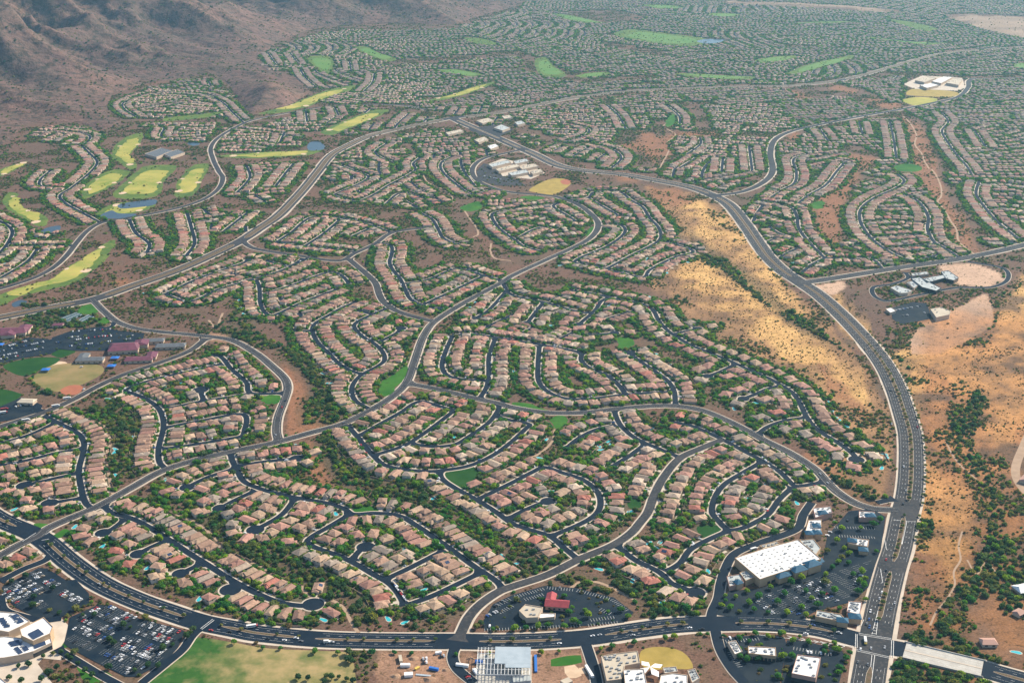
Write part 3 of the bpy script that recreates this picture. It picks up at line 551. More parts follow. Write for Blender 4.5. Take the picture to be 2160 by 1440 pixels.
# crisp ground covers: name, label, material, smooth, trace (, inner material)
COVER = [
 ('lawn', 'small green lawn at the lower left crossing', 'turf', '112,1130 135,1113 152,1118 140,1128 128,1135 115,1137'),
 ('lawn', 'small green triangle of grass above the lower left crossing', 'turf', '70,1104 90,1104 107,1108 95,1117 80,1119'),
 ('sports_field', 'big green and straw coloured sports field below the boulevard', 'field_mix', '405,1345 480,1352 560,1366 680,1372 735,1378 752,1440 760,1500 240,1500 330,1420 380,1385'),
 ('lawn', 'green lawn between the red roofed hall and its car park', 'turf', '1216,1270 1240,1264 1256,1270 1246,1298 1228,1301 1216,1285'),
 ('sports_field', 'golden school field with dark hedge edge at the bottom', 'gold_field', '1352,1372 1392,1363 1440,1374 1462,1408 1430,1410 1360,1408'),
 ('playing_court', 'green rectangular pitch beside the construction site', 'turf', '1162,1390 1225,1381 1228,1396 1162,1404'),
 ('sand_court', 'large pale sand court below the green pitch', 'sand', '1190,1405 1212,1401 1227,1424 1200,1429'),
 ('sand_court', 'small pale square court beside the large sand court', 'sand', '1221,1408 1230,1406 1236,1419 1224,1421'),
 ('lawn', 'bright green park lawn beside the middle collector', 'turf', '800,815 812,800 835,785 855,772 862,778 850,800 835,820 818,836 803,834'),
 ('lawn', 'green teardrop lawn below the bowl shaped street', 'turf_dark', '933,996 960,990 1000,985 1010,1005 985,1022 962,1028 942,1015'),
 ('lawn', 'green strip of lawn above the arc road', 'turf', '1085,848 1110,850 1160,864 1155,868 1120,864 1088,856'),
 ('lawn', 'green lawn below the arc road', 'turf', '1160,885 1180,876 1196,880 1190,900 1175,905'),
 ('lawn', 'green corner lawn inside the rounded street', 'turf_dark', '1470,1110 1500,1105 1525,1118 1512,1130 1482,1132 1470,1122'),
 ('lawn', 'dark green pocket lawn among the right houses', 'turf_dark', '1325,1055 1345,1052 1352,1066 1335,1074 1322,1068'),
 ('lawn', 'green lawn patch below the lower long street bend', 'turf', '742,1075 770,1066 800,1075 790,1081 750,1081'),
 ('lawn', 'small green park right of the loop collector', 'turf', '555,836 590,834 594,840 586,850 560,852'),
 ('lawn', 'bright green pocket park in the middle right houses', 'turf', '1303,712 1330,712 1335,728 1312,738 1302,730'),
 ('lawn', 'green park left of the upper middle school', 'turf', '975,436 1010,425 1016,440 995,446 978,444'),
 ('lawn', 'narrow green strip below the yellow school field', 'turf', '1098,416 1120,413 1150,418 1120,422'),
 ('lawn', 'bright green bend lawn inside the middle collector', 'turf', '1238,486 1252,478 1254,490 1240,498'),
 ('lawn', 'green pocket park in the right upper houses', 'turf', '1712,428 1735,424 1736,438 1716,440'),
 ('lawn', 'bright green lawn at the top of the right arc street', 'turf', '1885,352 1915,345 1945,352 1930,362 1895,361'),
 ('lawn', 'green park beside the upper wash trail', 'turf', '1405,255 1420,240 1427,250 1422,262 1408,268'),
 ('sports_field', 'dark green oval school field at the left', 'turf_dark', '8,770 65,755 125,755 118,766 85,780 56,793 30,788'),
 ('lawn', 'dark green square lawn above the oval field', 'turf_dark', '107,747 137,729 160,733 157,743 128,754'),
 ('sports_field', 'dry tan school playing field at the left', 'dry_field', '70,795 105,772 150,766 210,770 218,785 180,808 150,818 120,826 70,808'),
 ('ball_infield', 'brick red baseball infield corner on the dry field', 'red_dirt', '126,824 145,813 168,812 175,820 160,832 138,832'),
 ('lawn', 'dark green sloping lawn at the left edge', 'turf_dark', '-60,815 0,820 46,833 30,845 0,860 -60,868'),
 ('lawn', 'green lawn beside the tennis courts', 'turf', '165,660 175,645 190,642 208,655 205,660 190,662'),
 ('lawn', 'green lawn right of the tennis courts', 'turf', '205,680 225,668 232,676 222,684'),
 ('sand_court', 'pale play pit beside the oval field', 'sand', '102,775 120,762 142,765 125,778'),
 ('sports_field', 'yellow school field below the curved drive', 'gold_field', '1116,402 1140,386 1165,377 1190,377 1205,383 1195,396 1166,411 1140,408'),
 ('ball_infield', 'reddish infield on the yellow school field', 'red_dirt', '1182,382 1194,378 1205,382 1198,390 1188,389'),
 ('sports_field', 'tan dry field beside the white school', 'gold_field', '1912,200 1925,188 1960,188 2015,194 2022,200 2000,205 1940,203'),
 ('sports_field', 'yellow green field below the white school', 'fairway', '1903,212 1935,205 1975,208 1970,216 1940,222 1925,222'),
 ('lawn', 'green grass strip beside the left school entrance', 'turf', '85,1352 110,1346 150,1348 160,1356 140,1366 100,1366'),
 ('lawn', 'dark green rounded lawn below the left school', 'turf', '5,1410 30,1398 60,1400 70,1412 40,1425 10,1420'),
 ('lawn', 'dark green lawn left of the lower sports field', 'turf', '160,1404 200,1410 240,1425 200,1440 165,1425'),
]
GOLF = [  # outer trace, has yellow middle
 '5,425 20,405 35,408 42,430 65,445 95,455 100,470 85,478 60,465 20,445', '235,330 245,305 275,285 300,280 298,300 275,330 290,350 275,358 250,342', '172,405 200,375 240,358 275,362 250,385 215,405 180,420',
 '240,415 262,385 310,350 370,350 345,385 335,412 290,420', '368,410 380,375 410,348 440,345 425,385 408,412 380,418', '90,598 140,565 190,535 210,520 240,505 245,515 225,540 200,570 150,598 100,612 40,625 0,645 -40,640 30,612',
 '200,455 240,430 290,425 330,432 300,445 250,455', '460,330 530,322 620,318 680,315 660,325 600,331 520,334', '675,280 720,258 790,232 820,232 790,250 735,272 700,285', '545,240 600,225 650,205 700,188 748,180 740,190 690,208 640,228 580,240',
 '905,212 950,200 1010,180 1045,172 1030,182 980,200 930,212', '748,100 770,98 800,112 838,124 820,130 785,120', '650,120 690,118 705,135 690,155 672,148', '920,148 960,146 1020,158 1000,162 950,155',
 '1130,125 1150,120 1170,140 1195,158 1180,164 1145,160 1130,145', '1215,160 1250,153 1285,152 1275,160 1230,164', '1295,75 1330,62 1400,70 1480,80 1500,92 1440,98 1370,90', '1425,155 1480,156 1540,160 1592,162 1580,168 1480,165', '1660,158 1680,145 1720,132 1770,122 1800,116 1795,125 1740,140 1690,155',
 '1590,128 1630,120 1680,118 1660,128 1610,132', '1780,72 1850,80 1940,90 2000,90 1960,95 1870,85', '1168,28 1200,32 1260,45 1280,50 1230,48 1190,40', '1670,50 1740,45 1810,46 1740,50', '1870,40 1930,48 1980,62 1950,66 1900,52', '980,80 1020,82 1050,95 1010,95', '2140,135 2170,132 2180,142 2145,145',
 '345,250 380,245 430,240 470,236 450,246 400,252 350,256', '0,358 40,345 60,340 40,355 0,372', '1360,10 1420,12 1440,18 1380,18', '1500,28 1560,30 1540,36 1500,34',
]
PONDS = ['250,432 285,425 328,421 325,432 285,438 255,440', '210,456 235,444 250,450 290,452 270,460 225,461', '85,490 100,480 126,476 122,488 95,492', '25,640 45,632 58,635 45,645 30,648', '648,310 655,300 670,298 685,308 680,316 655,318', '395,302 410,300 422,304 408,308', '1470,88 1495,82 1530,86 1500,93']
LOTS = [
 ('parking_lot', 'dark school car park nearest the crossing, upper of two', '5,1237 82,1197 100,1199 140,1224 160,1222 188,1252 188,1272 130,1302 75,1302 32,1280 5,1252', 'asphalt_lot'),
 ('parking_lot', 'large dark school car park packed with cars, lower of two', '147,1302 207,1275 240,1277 295,1305 382,1327 390,1332 375,1367 347,1397 287,1427 265,1427 200,1395 145,1365 135,1357 142,1327', 'asphalt_lot'),
 ('parking_lot', 'broad dark car park in front of the white roofed store', '1506,1296 1560,1301 1655,1303 1690,1307 1718,1290 1800,1268 1832,1238 1846,1192 1858,1160 1868,1090 1840,1073 1790,1078 1745,1130 1735,1190 1690,1217 1600,1241 1540,1246 1522,1262', 'asphalt_lot'),
 ('parking_lot', 'wedge shaped car park around the red roofed church', '1018,1312 1040,1274 1080,1255 1150,1235 1215,1240 1262,1252 1295,1260 1337,1292 1317,1312 1240,1319 1080,1327 1022,1329', 'asphalt_lot'),
 ('parking_lot', 'car park around the small shops below the boulevard', '1525,1345 1610,1338 1655,1345 1660,1362 1645,1440 1640,1500 1600,1500 1560,1430 1535,1385', 'asphalt_lot'),
 ('parking_lot', 'car park around the square white shop at the bottom right', '1660,1350 1700,1352 1775,1372 1785,1385 1770,1440 1765,1500 1640,1500 1650,1430', 'asphalt_lot'),
 ('parking_lot', 'car park beside the tennis courts at the left', '110,712 150,698 215,688 250,698 305,703 300,722 280,740 160,740 110,735', 'asphalt_lot'),
 ('parking_lot', 'wide car park at the left edge above the oval field', '-40,745 10,728 60,712 100,715 140,728 107,747 50,755 0,768 -40,775', 'asphalt_lot'),
 ('bus_yard', 'small yard with parked buses at the left edge', '-40,868 0,858 45,838 70,845 90,855 85,868 30,885 -40,895', 'asphalt_lot'),
 ('parking_lot', 'car park of the low campus at the right', '1880,650 1925,637 1955,640 1960,655 1965,672 1900,685 1882,672', 'asphalt_lot'),
 ('parking_lot', 'curved car park of the upper middle school', '1008,380 1005,360 1020,345 1045,350 1060,372 1090,380 1110,392 1050,392', 'asphalt_worn'),
 ('plaza', 'pale paved plaza around the left school', '-30,1300 60,1298 130,1304 148,1322 140,1345 125,1370 130,1392 90,1388 80,1400 110,1440 60,1480 -30,1480', 'concrete'),
 ('parking_lot', 'car park of the upper middle offices', '985,272 1060,262 1085,275 1050,290 1010,285', 'asphalt_worn'),
 ('school_yard', 'bright paved yard of the white school at the top right', '1905,178 1945,160 2030,165 2036,185 2020,192 1930,188', 'concrete'),
 ('forecourt', 'paved court of the upper middle school', '1020,350 1060,335 1110,345 1150,365 1120,378 1060,372', 'concrete'),
]
for i, (nm, lab, m, tr) in enumerate(COVER):
    P = W2(tr); sheet(nm, lab, P, .02+.004*(i % 9)+(.04 if m == 'red_dirt' else 0)+(.05 if 'corner of the' in lab else 0), m, True, rough=34 if 'corner of the' in lab else 9 if nm == 'lawn' else 0); mark_poly(catmull(P, 5, True), 12)
def shrink(P, f): c = P.mean(0); return c+(P-c)*f
GOLFC = []
for i, tr in enumerate(GOLF):
    P = W2(tr); Q = catmull(P, 12, True); far = P[:, 1].mean() > 4200; GOLFC.append(P)
    px = proj(P).mean(0); side = 'near the left ponds' if px[0] < 450 and px[1] > 330 else 'in the upper left houses' if px[0] < 900 else 'in the far middle houses' if px[0] < 1620 else 'in the far right houses'
    o = sheet('golf_fairway', 'green golf fairway %s, %s strip from the top' % (side, ordn(sorted(range(len(GOLF)), key=lambda q: pts(GOLF[q])[:, 1].mean()).index(i))), P, .03+.003*(i % 5), 'turf_golf', True, 12, rough=12); mark_poly(Q, 12)
    if i not in (22, 23, 26, 24): sheet('mown_strip', '', shrink(P, .7), .10, 'fairway' if not far else 'lime_turf', True, 12, parent=o, rough=12)
    if not far and i not in (22, 23, 26, 24):
        for q in range(3):
            b_ = P.mean(0)+(P[(q*3+1) % len(P)]-P.mean(0))*.74; a_ = np.arange(9)*.698; sheet('bunker', '', b_+np.stack([np.cos(a_)*7, np.sin(a_)*9], 1)*(.7+.3*q), .125+.004*q, 'sand', True, 5, parent=o, rough=9)
for i, tr in enumerate(PONDS):
    P = W2(tr); sheet('pond', ['long blue golf pond', 'curved golf pond below the long pond', 'small golf pond at the left edge', 'tiny dark pond at the lower left fairway', 'blue pond beside the parkway', 'little pond beside the clubhouse', 'pale far pond on the distant course'][i], P, .16, 'pond', True, 8); mark_poly(catmull(P, 8, True), 12)
LOTW = []
for i, (nm, lab, tr, m) in enumerate(LOTS):
    P = W2(tr); LOTW.append(P); sheet(nm, lab, P, .40+.004*i if m != 'concrete' else .20+.004*i, m, False)
    rb = RB(); Q = np.concatenate([P, P[:2]]); rb.rib(catmull(Q, 4)[:-1] if False else np.concatenate([P, P[:1]]), .5, .012+.002*i)
    mark_poly(P, 4)
rsn = link('street', rs.build('street', 'asphalt_fresh')); tag(rsn, 'network of dark residential streets and cul-de-sacs between the houses', kind='structure')
tag(link('pavement', rw.build('pavement', 'concrete')), 'pale concrete pavements edging the residential streets', kind='structure')

# ------------------------------------------------------------------ large buildings
UNIT = MB().box(-1.2, 1.2, -.8, .8, 0, 1.1).mesh('rooftop_unit', 'unit_grey')
SKYL = MB().box(-1.0, 1.0, -.7, .7, 0, .35).mesh('skylight', 'unit_grey')
PANEL = MB().add([(-5, -1, .3), (5, -1, .3), (5, 1, 1.0), (-5, 1, 1.0), (-5, -1, .2), (5, -1, .2), (5, 1, .2), (-5, 1, .2)], [(0, 1, 2, 3), (7, 6, 5, 4), (4, 5, 1, 0), (5, 6, 2, 1), (6, 7, 3, 2), (7, 4, 0, 3)]).mesh('solar_panel', 'solar')
def inset(P, d):
    P = np.asarray(P); n = len(P); A = sum(P[i][0]*P[(i+1) % n][1]-P[(i+1) % n][0]*P[i][1] for i in range(n)); s = 1 if A > 0 else -1; out = []
    for i in range(n):
        a = P[i]-P[i-1]; b = P[(i+1) % n]-P[i]; a = a/(np.linalg.norm(a)+1e-9); b = b/(np.linalg.norm(b)+1e-9)
        na = np.array([-a[1], a[0]])*s; nb = np.array([-b[1], b[0]])*s; m = na+nb; q = np.dot(m, na); out.append(P[i]+m*d/max(q, .35))
    return np.array(out)
def flat_bld(name, label, cat, tr, h, wall='stucco', roof='white_roof', units=5, par=.8, z0=0.0, root=None, seed=1):
    P = W2(tr, h); c = P.mean(0); rnd = random.Random(seed+len(tr))
    top = root is None
    if top: root = tag(empty(name, (c[0], c[1], 0)), label, cat)
    off = np.array(root.location[:2]); Q = P-off
    if sum(Q[i][0]*Q[(i+1) % len(Q)][1]-Q[(i+1) % len(Q)][0]*Q[i][1] for i in range(len(Q))) < 0: Q = Q[::-1]
    w = link('wall', MB().prism(Q, z0, h).mesh('wall', wall), root)
    I = inset(Q, .4); J = inset(Q, -.06); n = len(Q); V = [(p[0], p[1], h-.4) for p in J]+[(p[0], p[1], h+par) for p in J]+[(p[0], p[1], h+par) for p in I]+[(p[0], p[1], h-.4) for p in I]
    F = []
    for i in range(n):
        j = (i+1) % n; F += [(i, j, n+j, n+i), (n+i, n+j, 2*n+j, 2*n+i), (2*n+i, 2*n+j, 3*n+j, 3*n+i)]
    link('parapet', mesh('parapet', V, F, wall), w)
    r = link('roof', mesh('roof', [(p[0], p[1], h+.12) for p in I], [list(range(n))], roof), root)
    ang = math.atan2(*(Q[1]-Q[0])[::-1]); got = 0
    lo, hi = Q.min(0), Q.max(0); I2 = inset(Q, 2.2)
    for _ in range(200):
        if got >= units*2: break
        p = np.array([rnd.uniform(lo[0], hi[0]), rnd.uniform(lo[1], hi[1])])
        if inpoly(p[None], I2)[0]: link('rooftop_unit', UNIT, r, (p[0], p[1], h+.14), ang); got += 1
    mark_poly(P, 4); mark_poly(W2(tr, 0), 4); mark_poly((P+W2(tr, 0))/2, 4)
    return root
def hip_on(root, name, px, w, d, z, ang, m, slope=.5, wallm=None, part='tower'):
    c = at(px[0], px[1], z)-np.array(root.location[:2])
    t = link(part, (MB().box(-w/2, w/2, -d/2, d/2, 0, z+.1)).mesh(part, wallm or 'stucco_tan'), root, (c[0], c[1], 0), ang)
    link(name, MB().roof(-w/2-.8, w/2+.8, -d/2-.8, d/2+.8, z, slope, 'y' if d >= w else 'x').mesh(name, m), t)
    mark_disc(at(px[0], px[1], z), max(w, d)*.6, 4)
def facade(root, a, b, z0, z1, n, hgt=3.0, wid=2.6, m='glass_dark', name='window'):
    """openings on the wall running between two roof-corner pixels (heights z), pushed slightly proud of it"""
    A, B = at(*a, z1), at(*b, z1); o = np.array(root.location[:2]); d = B-A; L = np.linalg.norm(d); u = d/L; nn = np.array([u[1], -u[0]])
    if np.dot(nn, -A) < 0: nn = -nn
    ang = math.atan2(u[1], u[0]); me = MB().box(-wid/2, wid/2, -.09, .09, 0, hgt).mesh(name, m)
    for i in range(n):
        p = A+d*((i+.5)/n)+nn*.04-o; link(name, me, root, (p[0], p[1], z0), ang)

# the big store
st = flat_bld('grocery_store', 'huge white flat roofed store with blue hipped canopies beside the car park', 'store', '1550,1177 1612,1157 1683,1138 1732,1179 1603,1222', 9.0, 'stucco_tan', 'white_roof', 4)
stl = np.array(st.location[:2])
rf = [c for c in st.children if c.name.startswith('roof')][0]
ua, ub, uc = at(1552, 1178, 9), at(1683, 1140, 9), at(1604, 1221, 9); ang = math.atan2(*(ub-ua)[::-1])
for i in range(11):
    for j in range(7):
        if (i*7+j) % 9 == 4: continue
        p = ua+(ub-ua)*(.05+.088*i)+(uc-ua)*(.08+.135*j)-stl; link('skylight', SKYL, rf, (p[0], p[1], 9.14), ang)
aw = ang
for q, (px, w, d, z) in enumerate([((1650, 1212), 15, 9, 7.0), ((1684, 1199), 16, 10, 8.5), ((1712, 1188), 17, 11, 8.8)]):
    hip_on(st, 'canopy_roof', px, w, d, z, aw, 'blue_roof', .5, part='entrance_porch')
for a, b, z in (((1656, 1211), (1682, 1201), 5.6), ((1690, 1198), (1710, 1189), 6.0), ((1716, 1188), (1734, 1180), 6.2)):
    A, B = at(*a, z)-stl, at(*b, z)-stl; u = (B-A)/np.linalg.norm(B-A); n = np.array([u[1], -u[0]]); n = n if n[1] < 0 else -n
    V = [(*(A-n*1), z+2.2), (*(B-n*1), z+2.2), (*(B+n*4), z), (*(A+n*4), z), (*(A+n*4), z-.4), (*(B+n*4), z-.4), (*(B-n*1), z-.4), (*(A-n*1), z-.4)]
    link('awning', mesh('awning', V, [(0, 3, 2, 1), (3, 4, 5, 2), (4, 7, 6, 5), (0, 1, 6, 7), (0, 7, 4, 3), (1, 2, 5, 6)], 'blue_roof'), st)
facade(st, (1605, 1221), (1732, 1180), .2, 9.0, 12, 3.4, 5.0, name='shopfront_opening')
flat_bld('storage_wing', 'beige roofed delivery wing behind the white roofed store', 'building', '1602,1151 1637,1141 1648,1149 1612,1159', 7.0, 'stucco_tan', 'beige_roof', 4)
flat_bld('shop', 'grey roofed shop wing at the right end of the white roofed store', 'shop', '1694,1139 1716,1137 1731,1156 1722,1169 1712,1172 1686,1138', 6.5, 'stucco_tan', 'grey_roof', 7)
flat_bld('shop', 'grey roofed annex at the left end of the white roofed store', 'shop', '1560,1208 1574,1203 1592,1217 1573,1225', 6.0, 'stucco_tan', 'grey_roof', 3)
b = flat_bld('shop', 'low corner shop with small blue hipped tower left of the store', 'shop', '1533,1216 1561,1211 1569,1229 1539,1237', 5.0, 'stucco_rose', 'grey_roof', 3); hip_on(b, 'tower_roof', (1557, 1227), 7, 7, 6.5, ang, 'blue_roof', .55)
b = flat_bld('shop', 'long white roofed shop row with blue pyramids behind the store', 'shop', '1706,1097 1733,1096 1732,1125 1697,1126', 6.5, 'stucco_tan', 'white_roof', 9)
for px in ((1722, 1108), (1724, 1122), (1707, 1123)): hip_on(b, 'tower_roof', px, 8, 8, 7.5, 0, 'blue_roof', .5)
b = flat_bld('shop', 'white roofed shop with blue tower above the shop row', 'shop', '1715,1072 1752,1068 1756,1082 1720,1092', 6.0, 'stucco_rose', 'white_roof', 6); hip_on(b, 'tower_roof', (1735, 1080), 9, 8, 7.4, .2, 'blue_roof', .5)
b = flat_bld('restaurant', 'small white roofed pad building nearest the upper avenue corner', 'building', '1812,1078 1845,1080 1846,1092 1812,1092', 5.5, 'stucco_rose', 'white_roof', 5); hip_on(b, 'tower_roof', (1836, 1086), 10, 8, 6.4, 0, 'blue_roof', .45)
b = flat_bld('restaurant', 'white roofed drive-through building with two blue towers', 'building', '1794,1134 1833,1139 1830,1153 1808,1150 1790,1146', 5.5, 'stucco_tan', 'white_roof', 4)
hip_on(b, 'tower_roof', (1798, 1139), 9, 8, 6.8, -.2, 'blue_roof', .5); hip_on(b, 'canopy_roof', (1821, 1158), 9, 8, 5.0, -.2, 'blue_roof', .45, part='drive_through_porch')
b = flat_bld('shop', 'white roofed corner shop beside the avenue crossing', 'shop', '1790,1268 1818,1270 1814,1296 1786,1290', 6.0, 'stucco_rose', 'white_roof', 7); hip_on(b, 'tower_roof', (1803, 1299), 11, 9, 6.2, -.1, 'blue_roof', .5)
b = flat_bld('shop', 'long grey roofed shop row facing the boulevard', 'shop', '1723,1287 1774,1296 1784,1307 1770,1310 1720,1300', 5.5, 'stucco_tan', 'grey_roof', 6); hip_on(b, 'tower_roof', (1777, 1307), 10, 8, 6.2, -.2, 'blue_roof', .5)
# church with the red roof
ch = flat_bld('church_hall', 'cream roofed church hall with red trim beside the red gabled wing', 'church', '1095,1288 1108,1275 1145,1281 1135,1302 1110,1303', 6.0, 'stucco', 'beige_roof', 2)
flat_bld('x', '', '', '1136,1293 1172,1294 1170,1301 1138,1304', 3.6, 'stucco', 'white_roof', 0, root=ch)
A = at(1152, 1268, 6); g = tag(empty('gabled_hall', (A[0], A[1], 0), -.15), 'maroon red gabled hall beside the cream roofed church', 'church')
link('wall', MB().box(0, 22, -6, 6, 0, 5).box(0, 8, 5, 16, 0, 5.02).mesh('wall', 'stucco_rose'), g)
link('roof', MB().roof(-1, 23, -7, 7, 4.9, .5, 'x', 0, 0).roof(-1.2, 9, 3, 17.5, 4.95, .5, 'y', 0, 0).mesh('roof', 'red_roof'), g)
for q in range(4): link('window', MB().box(3+q*5, 5+q*5, -6.08, -5.9, 1.2, 3.2).mesh('window', 'glass_dark'), g)
mark_disc(A+np.array([10, 0]), 16, 4)
# bottom middle: school with star sail, construction frame
flat_bld('school', 'grey beige flat roofed school block beside the golden field', 'school', '1268,1384 1286,1380 1345,1373 1350,1398 1318,1404 1311,1432 1280,1436', 7.0, 'stucco', 'beige_roof', 14)
flat_bld('school', 'tall white flat roofed school hall beside the star shaped sail', 'school', '1315,1412 1358,1411 1364,1440 1364,1470 1322,1470', 9.0, 'stucco', 'white_roof', 8)
flat_bld('school', 'white flat roofed school block at the bottom edge right of the sail', 'school', '1394,1424 1420,1420 1450,1424 1452,1470 1385,1470', 7.5, 'stucco', 'white_roof', 6)
flat_bld('classroom', 'small grey roofed classroom below the golden field', 'building', '1398,1408 1426,1406 1430,1416 1402,1420', 4.5, 'stucco', 'grey_roof', 3)
flat_bld('classroom', 'detached grey green classroom right of the school', 'building', '1450,1414 1466,1410 1476,1430 1460,1440', 5.0, 'stucco', 'grey_roof', 4)
c = at(1371, 1418); s = empty('shade_sail', (c[0], c[1], 0)); tag(s, 'white star shaped shade sail in the school court', 'shade sail')
for q in range(4):
    a = q*math.pi/2+.5; d = np.array([math.cos(a), math.sin(a)]); e = np.array([-d[1], d[0]])
    V = [(0, 0, 6.5), *[(*(d*9*t+e*(2.6*math.sin(t*3.14)*sg)), 6.5-2.2*t) for sg in (1, -1) for t in (.5, 1)]]
    V = [(0, 0, 6.5), (*(d*8+e*4), 5), (*(d*14), 4.2), (*(d*8-e*4), 5)]
    link('sail', mesh('sail', V+[(v[0], v[1], v[2]-.08) for v in V], [(0, 3, 2, 1), (4, 5, 6, 7), (0, 1, 5, 4), (1, 2, 6, 5), (2, 3, 7, 6), (3, 0, 4, 7)], 'sail_white'), s)
    link('mast', MB().box(d[0]*14-.15, d[0]*14+.15, d[1]*14-.15, d[1]*14+.15, 0, 4.6).mesh('mast', 'steel'), s)
mark_disc(c, 14, 4)
c = at(1062, 1408); cf = tag(empty('construction_frame', (c[0], c[1], 0), -.02), 'unfinished building of steel beams partly decked in white below the boulevard', 'construction')
COLM = MB().box(-.2, .2, -.2, .2, 0, 8).mesh('column', 'steel')
for q in range(8):
    for j in range(6): link('column', COLM, cf, (-23+q*6.4, -22+j*8.2, 0))
for j in range(6): link('beam', MB().box(-24, 24, -22.3+j*8.2, -21.7+j*8.2, 8, 8.5).mesh('beam', 'steel'), cf)
for q in range(16): link('joist', MB().box(-24+q*3.2-.18, -24+q*3.2+.18, -22, 20, 8.5, 8.8).mesh('joist', 'sail_white'), cf)
link('roof_deck', MB().box(-8, 25, -6, 20.5, 8.9, 9.2).box(2, 25, -12, -6.1, 8.9, 9.2).mesh('roof_deck', 'deck_blue'), cf)
link('floor_slab', MB().box(-25, 26, -24, 21, 0, .35).mesh('floor_slab', 'bridge_concrete'), cf)
mark_disc(c, 32, 4)
for q, (px, py, w, d, col, lab) in enumerate([(975, 1405, 12, 2.6, 'sail_white', 'white site trailer left of the steel frame'), (1010, 1398, 7, 3, 'sail_blue', 'blue site container left of the steel frame'), (855, 1405, 9, 3.2, 'sail_white', 'white site container on the bare dirt yard'), (862, 1425, 8, 5, 'white_roof', 'white material stack on the bare dirt yard'), (845, 1392, 3, 10, 'beige_roof', 'long pale stack of beams on the dirt yard'), (1243, 1418, 2.6, 18, 'sail_white', 'long white trailer beside the sand court')]):
    p = at(px, py); o = tag(empty('site_container', (p[0], p[1], 0), .1*q-.2), lab, 'container'); link('body', MB().box(-w/2, w/2, -d/2, d/2, .35, 2.9).mesh('body', col), o); link('skid', MB().box(-w/2+.4, w/2-.4, -d/2+.3, d/2-.3, 0, .35).mesh('skid', 'unit_grey'), o)
for q, (px, py, r, lab) in enumerate([(872, 1388, 5, 'low brown spoil heap at the top of the dirt yard'), (905, 1432, 6, 'brown spoil heap near the bottom of the dirt yard'), (940, 1412, 4, 'small spoil heap beside the site drive'), (992, 1388, 4, 'reddish spoil heap left of the steel frame'), (835, 1425, 5, 'spoil heap beside the scrub at the dirt yard')]):
    p = at(px, py); k = 12; a_ = np.arange(k)*2*math.pi/k; o = tag(link('spoil_heap', mesh('spoil_heap', [(p[0]+r*math.cos(t)*(1+.2*math.sin(3*t+q)), p[1]+r*.8*math.sin(t), 0) for t in a_]+[(p[0]+r*.4*math.cos(t+.2), p[1]+r*.35*math.sin(t+.2), r*.32*(1+.2*math.sin(2*t))) for t in a_]+[(p[0], p[1], r*.42)], [(i, (i+1) % k, k+(i+1) % k, k+i) for i in range(k)]+[(k+i, k+(i+1) % k, 2*k) for i in range(k)], 'bare_dirt')), lab, 'heap'); mark_disc(p, r, 4)
for q, (px, py, w, d, h, m_, lab) in enumerate([(915, 1412, 9, 2.6, 2.6, 'sail_blue', 'blue container beside the trench'), (893, 1424, 14, 2.2, .8, 'deck_blue', 'long bundle of blue pipes on the dirt yard'), (1130, 1400, 2.5, 26, 1.6, 'sail_blue', 'long blue site hoarding right of the steel frame'), (1100, 1436, 16, 8, 3.0, 'grey_roof', 'grey site shed below the steel frame'), (925, 1378, 6, 2.4, 2.4, 'sail_white', 'white truck box near the boulevard verge'), (1003, 1418, 3, 8, 2.6, 'sail_white', 'white trailer left of the steel frame, lower one'), (1195, 1440, 9, 7, 2.8, 'beige_roof', 'tan canopy at the bottom edge below the sand court'), (880, 1410, 5, 2.4, 1.8, 'paint_yellow', 'yellow digger body on the dirt yard')]):
    p = at(px, py); o = tag(empty('site_equipment', (p[0], p[1], 0), .15*q-.3), lab, 'site equipment'); link('body', MB().box(-w/2, w/2, -d/2, d/2, .25, h).mesh('body', m_), o); link('base', MB().box(-w/2+.2, w/2-.2, -d/2+.2, d/2-.2, 0, .25).mesh('base', 'unit_grey'), o); mark_disc(p, max(w, d)*.5, 4)
# lower left school with solar roofs
def solar_rows(root, tr, h, rows, L):
    Q = W2(tr, h)-np.array(root.location[:2]); a, b, d = Q[0], Q[1], Q[-1]; ang = math.atan2(*(b-a)[::-1])
    for i in range(rows):
        p = a+(d-a)*((i+.5)/rows)+(b-a)*.5; o = link('solar_panel', PANEL, root, (p[0], p[1], h+.15), ang); o.scale = (np.linalg.norm(b-a)/10*.92, np.linalg.norm(d-a)/rows/2*.86, 1)
s1 = flat_bld('school', 'white flat roofed school wing with two solar arrays at the lower left', 'school', '-30,1290 0,1290 36,1293 63,1310 42,1322 18,1333 -30,1325', 8, 'stucco', 'white_roof', 2)
solar_rows(s1, '22,1300 36,1295 54,1308 38,1316', 8, 5, 0); solar_rows(s1, '-5,1305 8,1303 26,1318 10,1324', 8, 5, 0)
s2 = flat_bld('school', 'tall white school hall with tan wall and big solar array', 'school', '42,1327 92,1302 112,1322 106,1336 70,1352 46,1341', 12, 'stucco_tan', 'white_roof', 0)
solar_rows(s2, '58,1338 82,1326 95,1335 70,1349', 12, 6, 0)
s3 = flat_bld('school', 'lower white curved school wing with four solar arrays', 'school', '-30,1345 10,1342 45,1346 75,1358 107,1344 110,1355 70,1374 40,1382 10,1387 -30,1390', 7, 'stucco', 'white_roof', 2)
solar_rows(s3, '16,1355 40,1350 43,1356 24,1364', 7, 3, 0); solar_rows(s3, '29,1368 38,1364 50,1376 40,1380', 7, 4, 0); solar_rows(s3, '70,1362 96,1352 98,1357 72,1369', 7, 3, 0); solar_rows(s3, '46,1367 56,1363 62,1369 52,1374', 7, 3, 0)
facade(s3, (70, 1374), (108, 1356), .3, 7, 5, 4.5, 4.5)
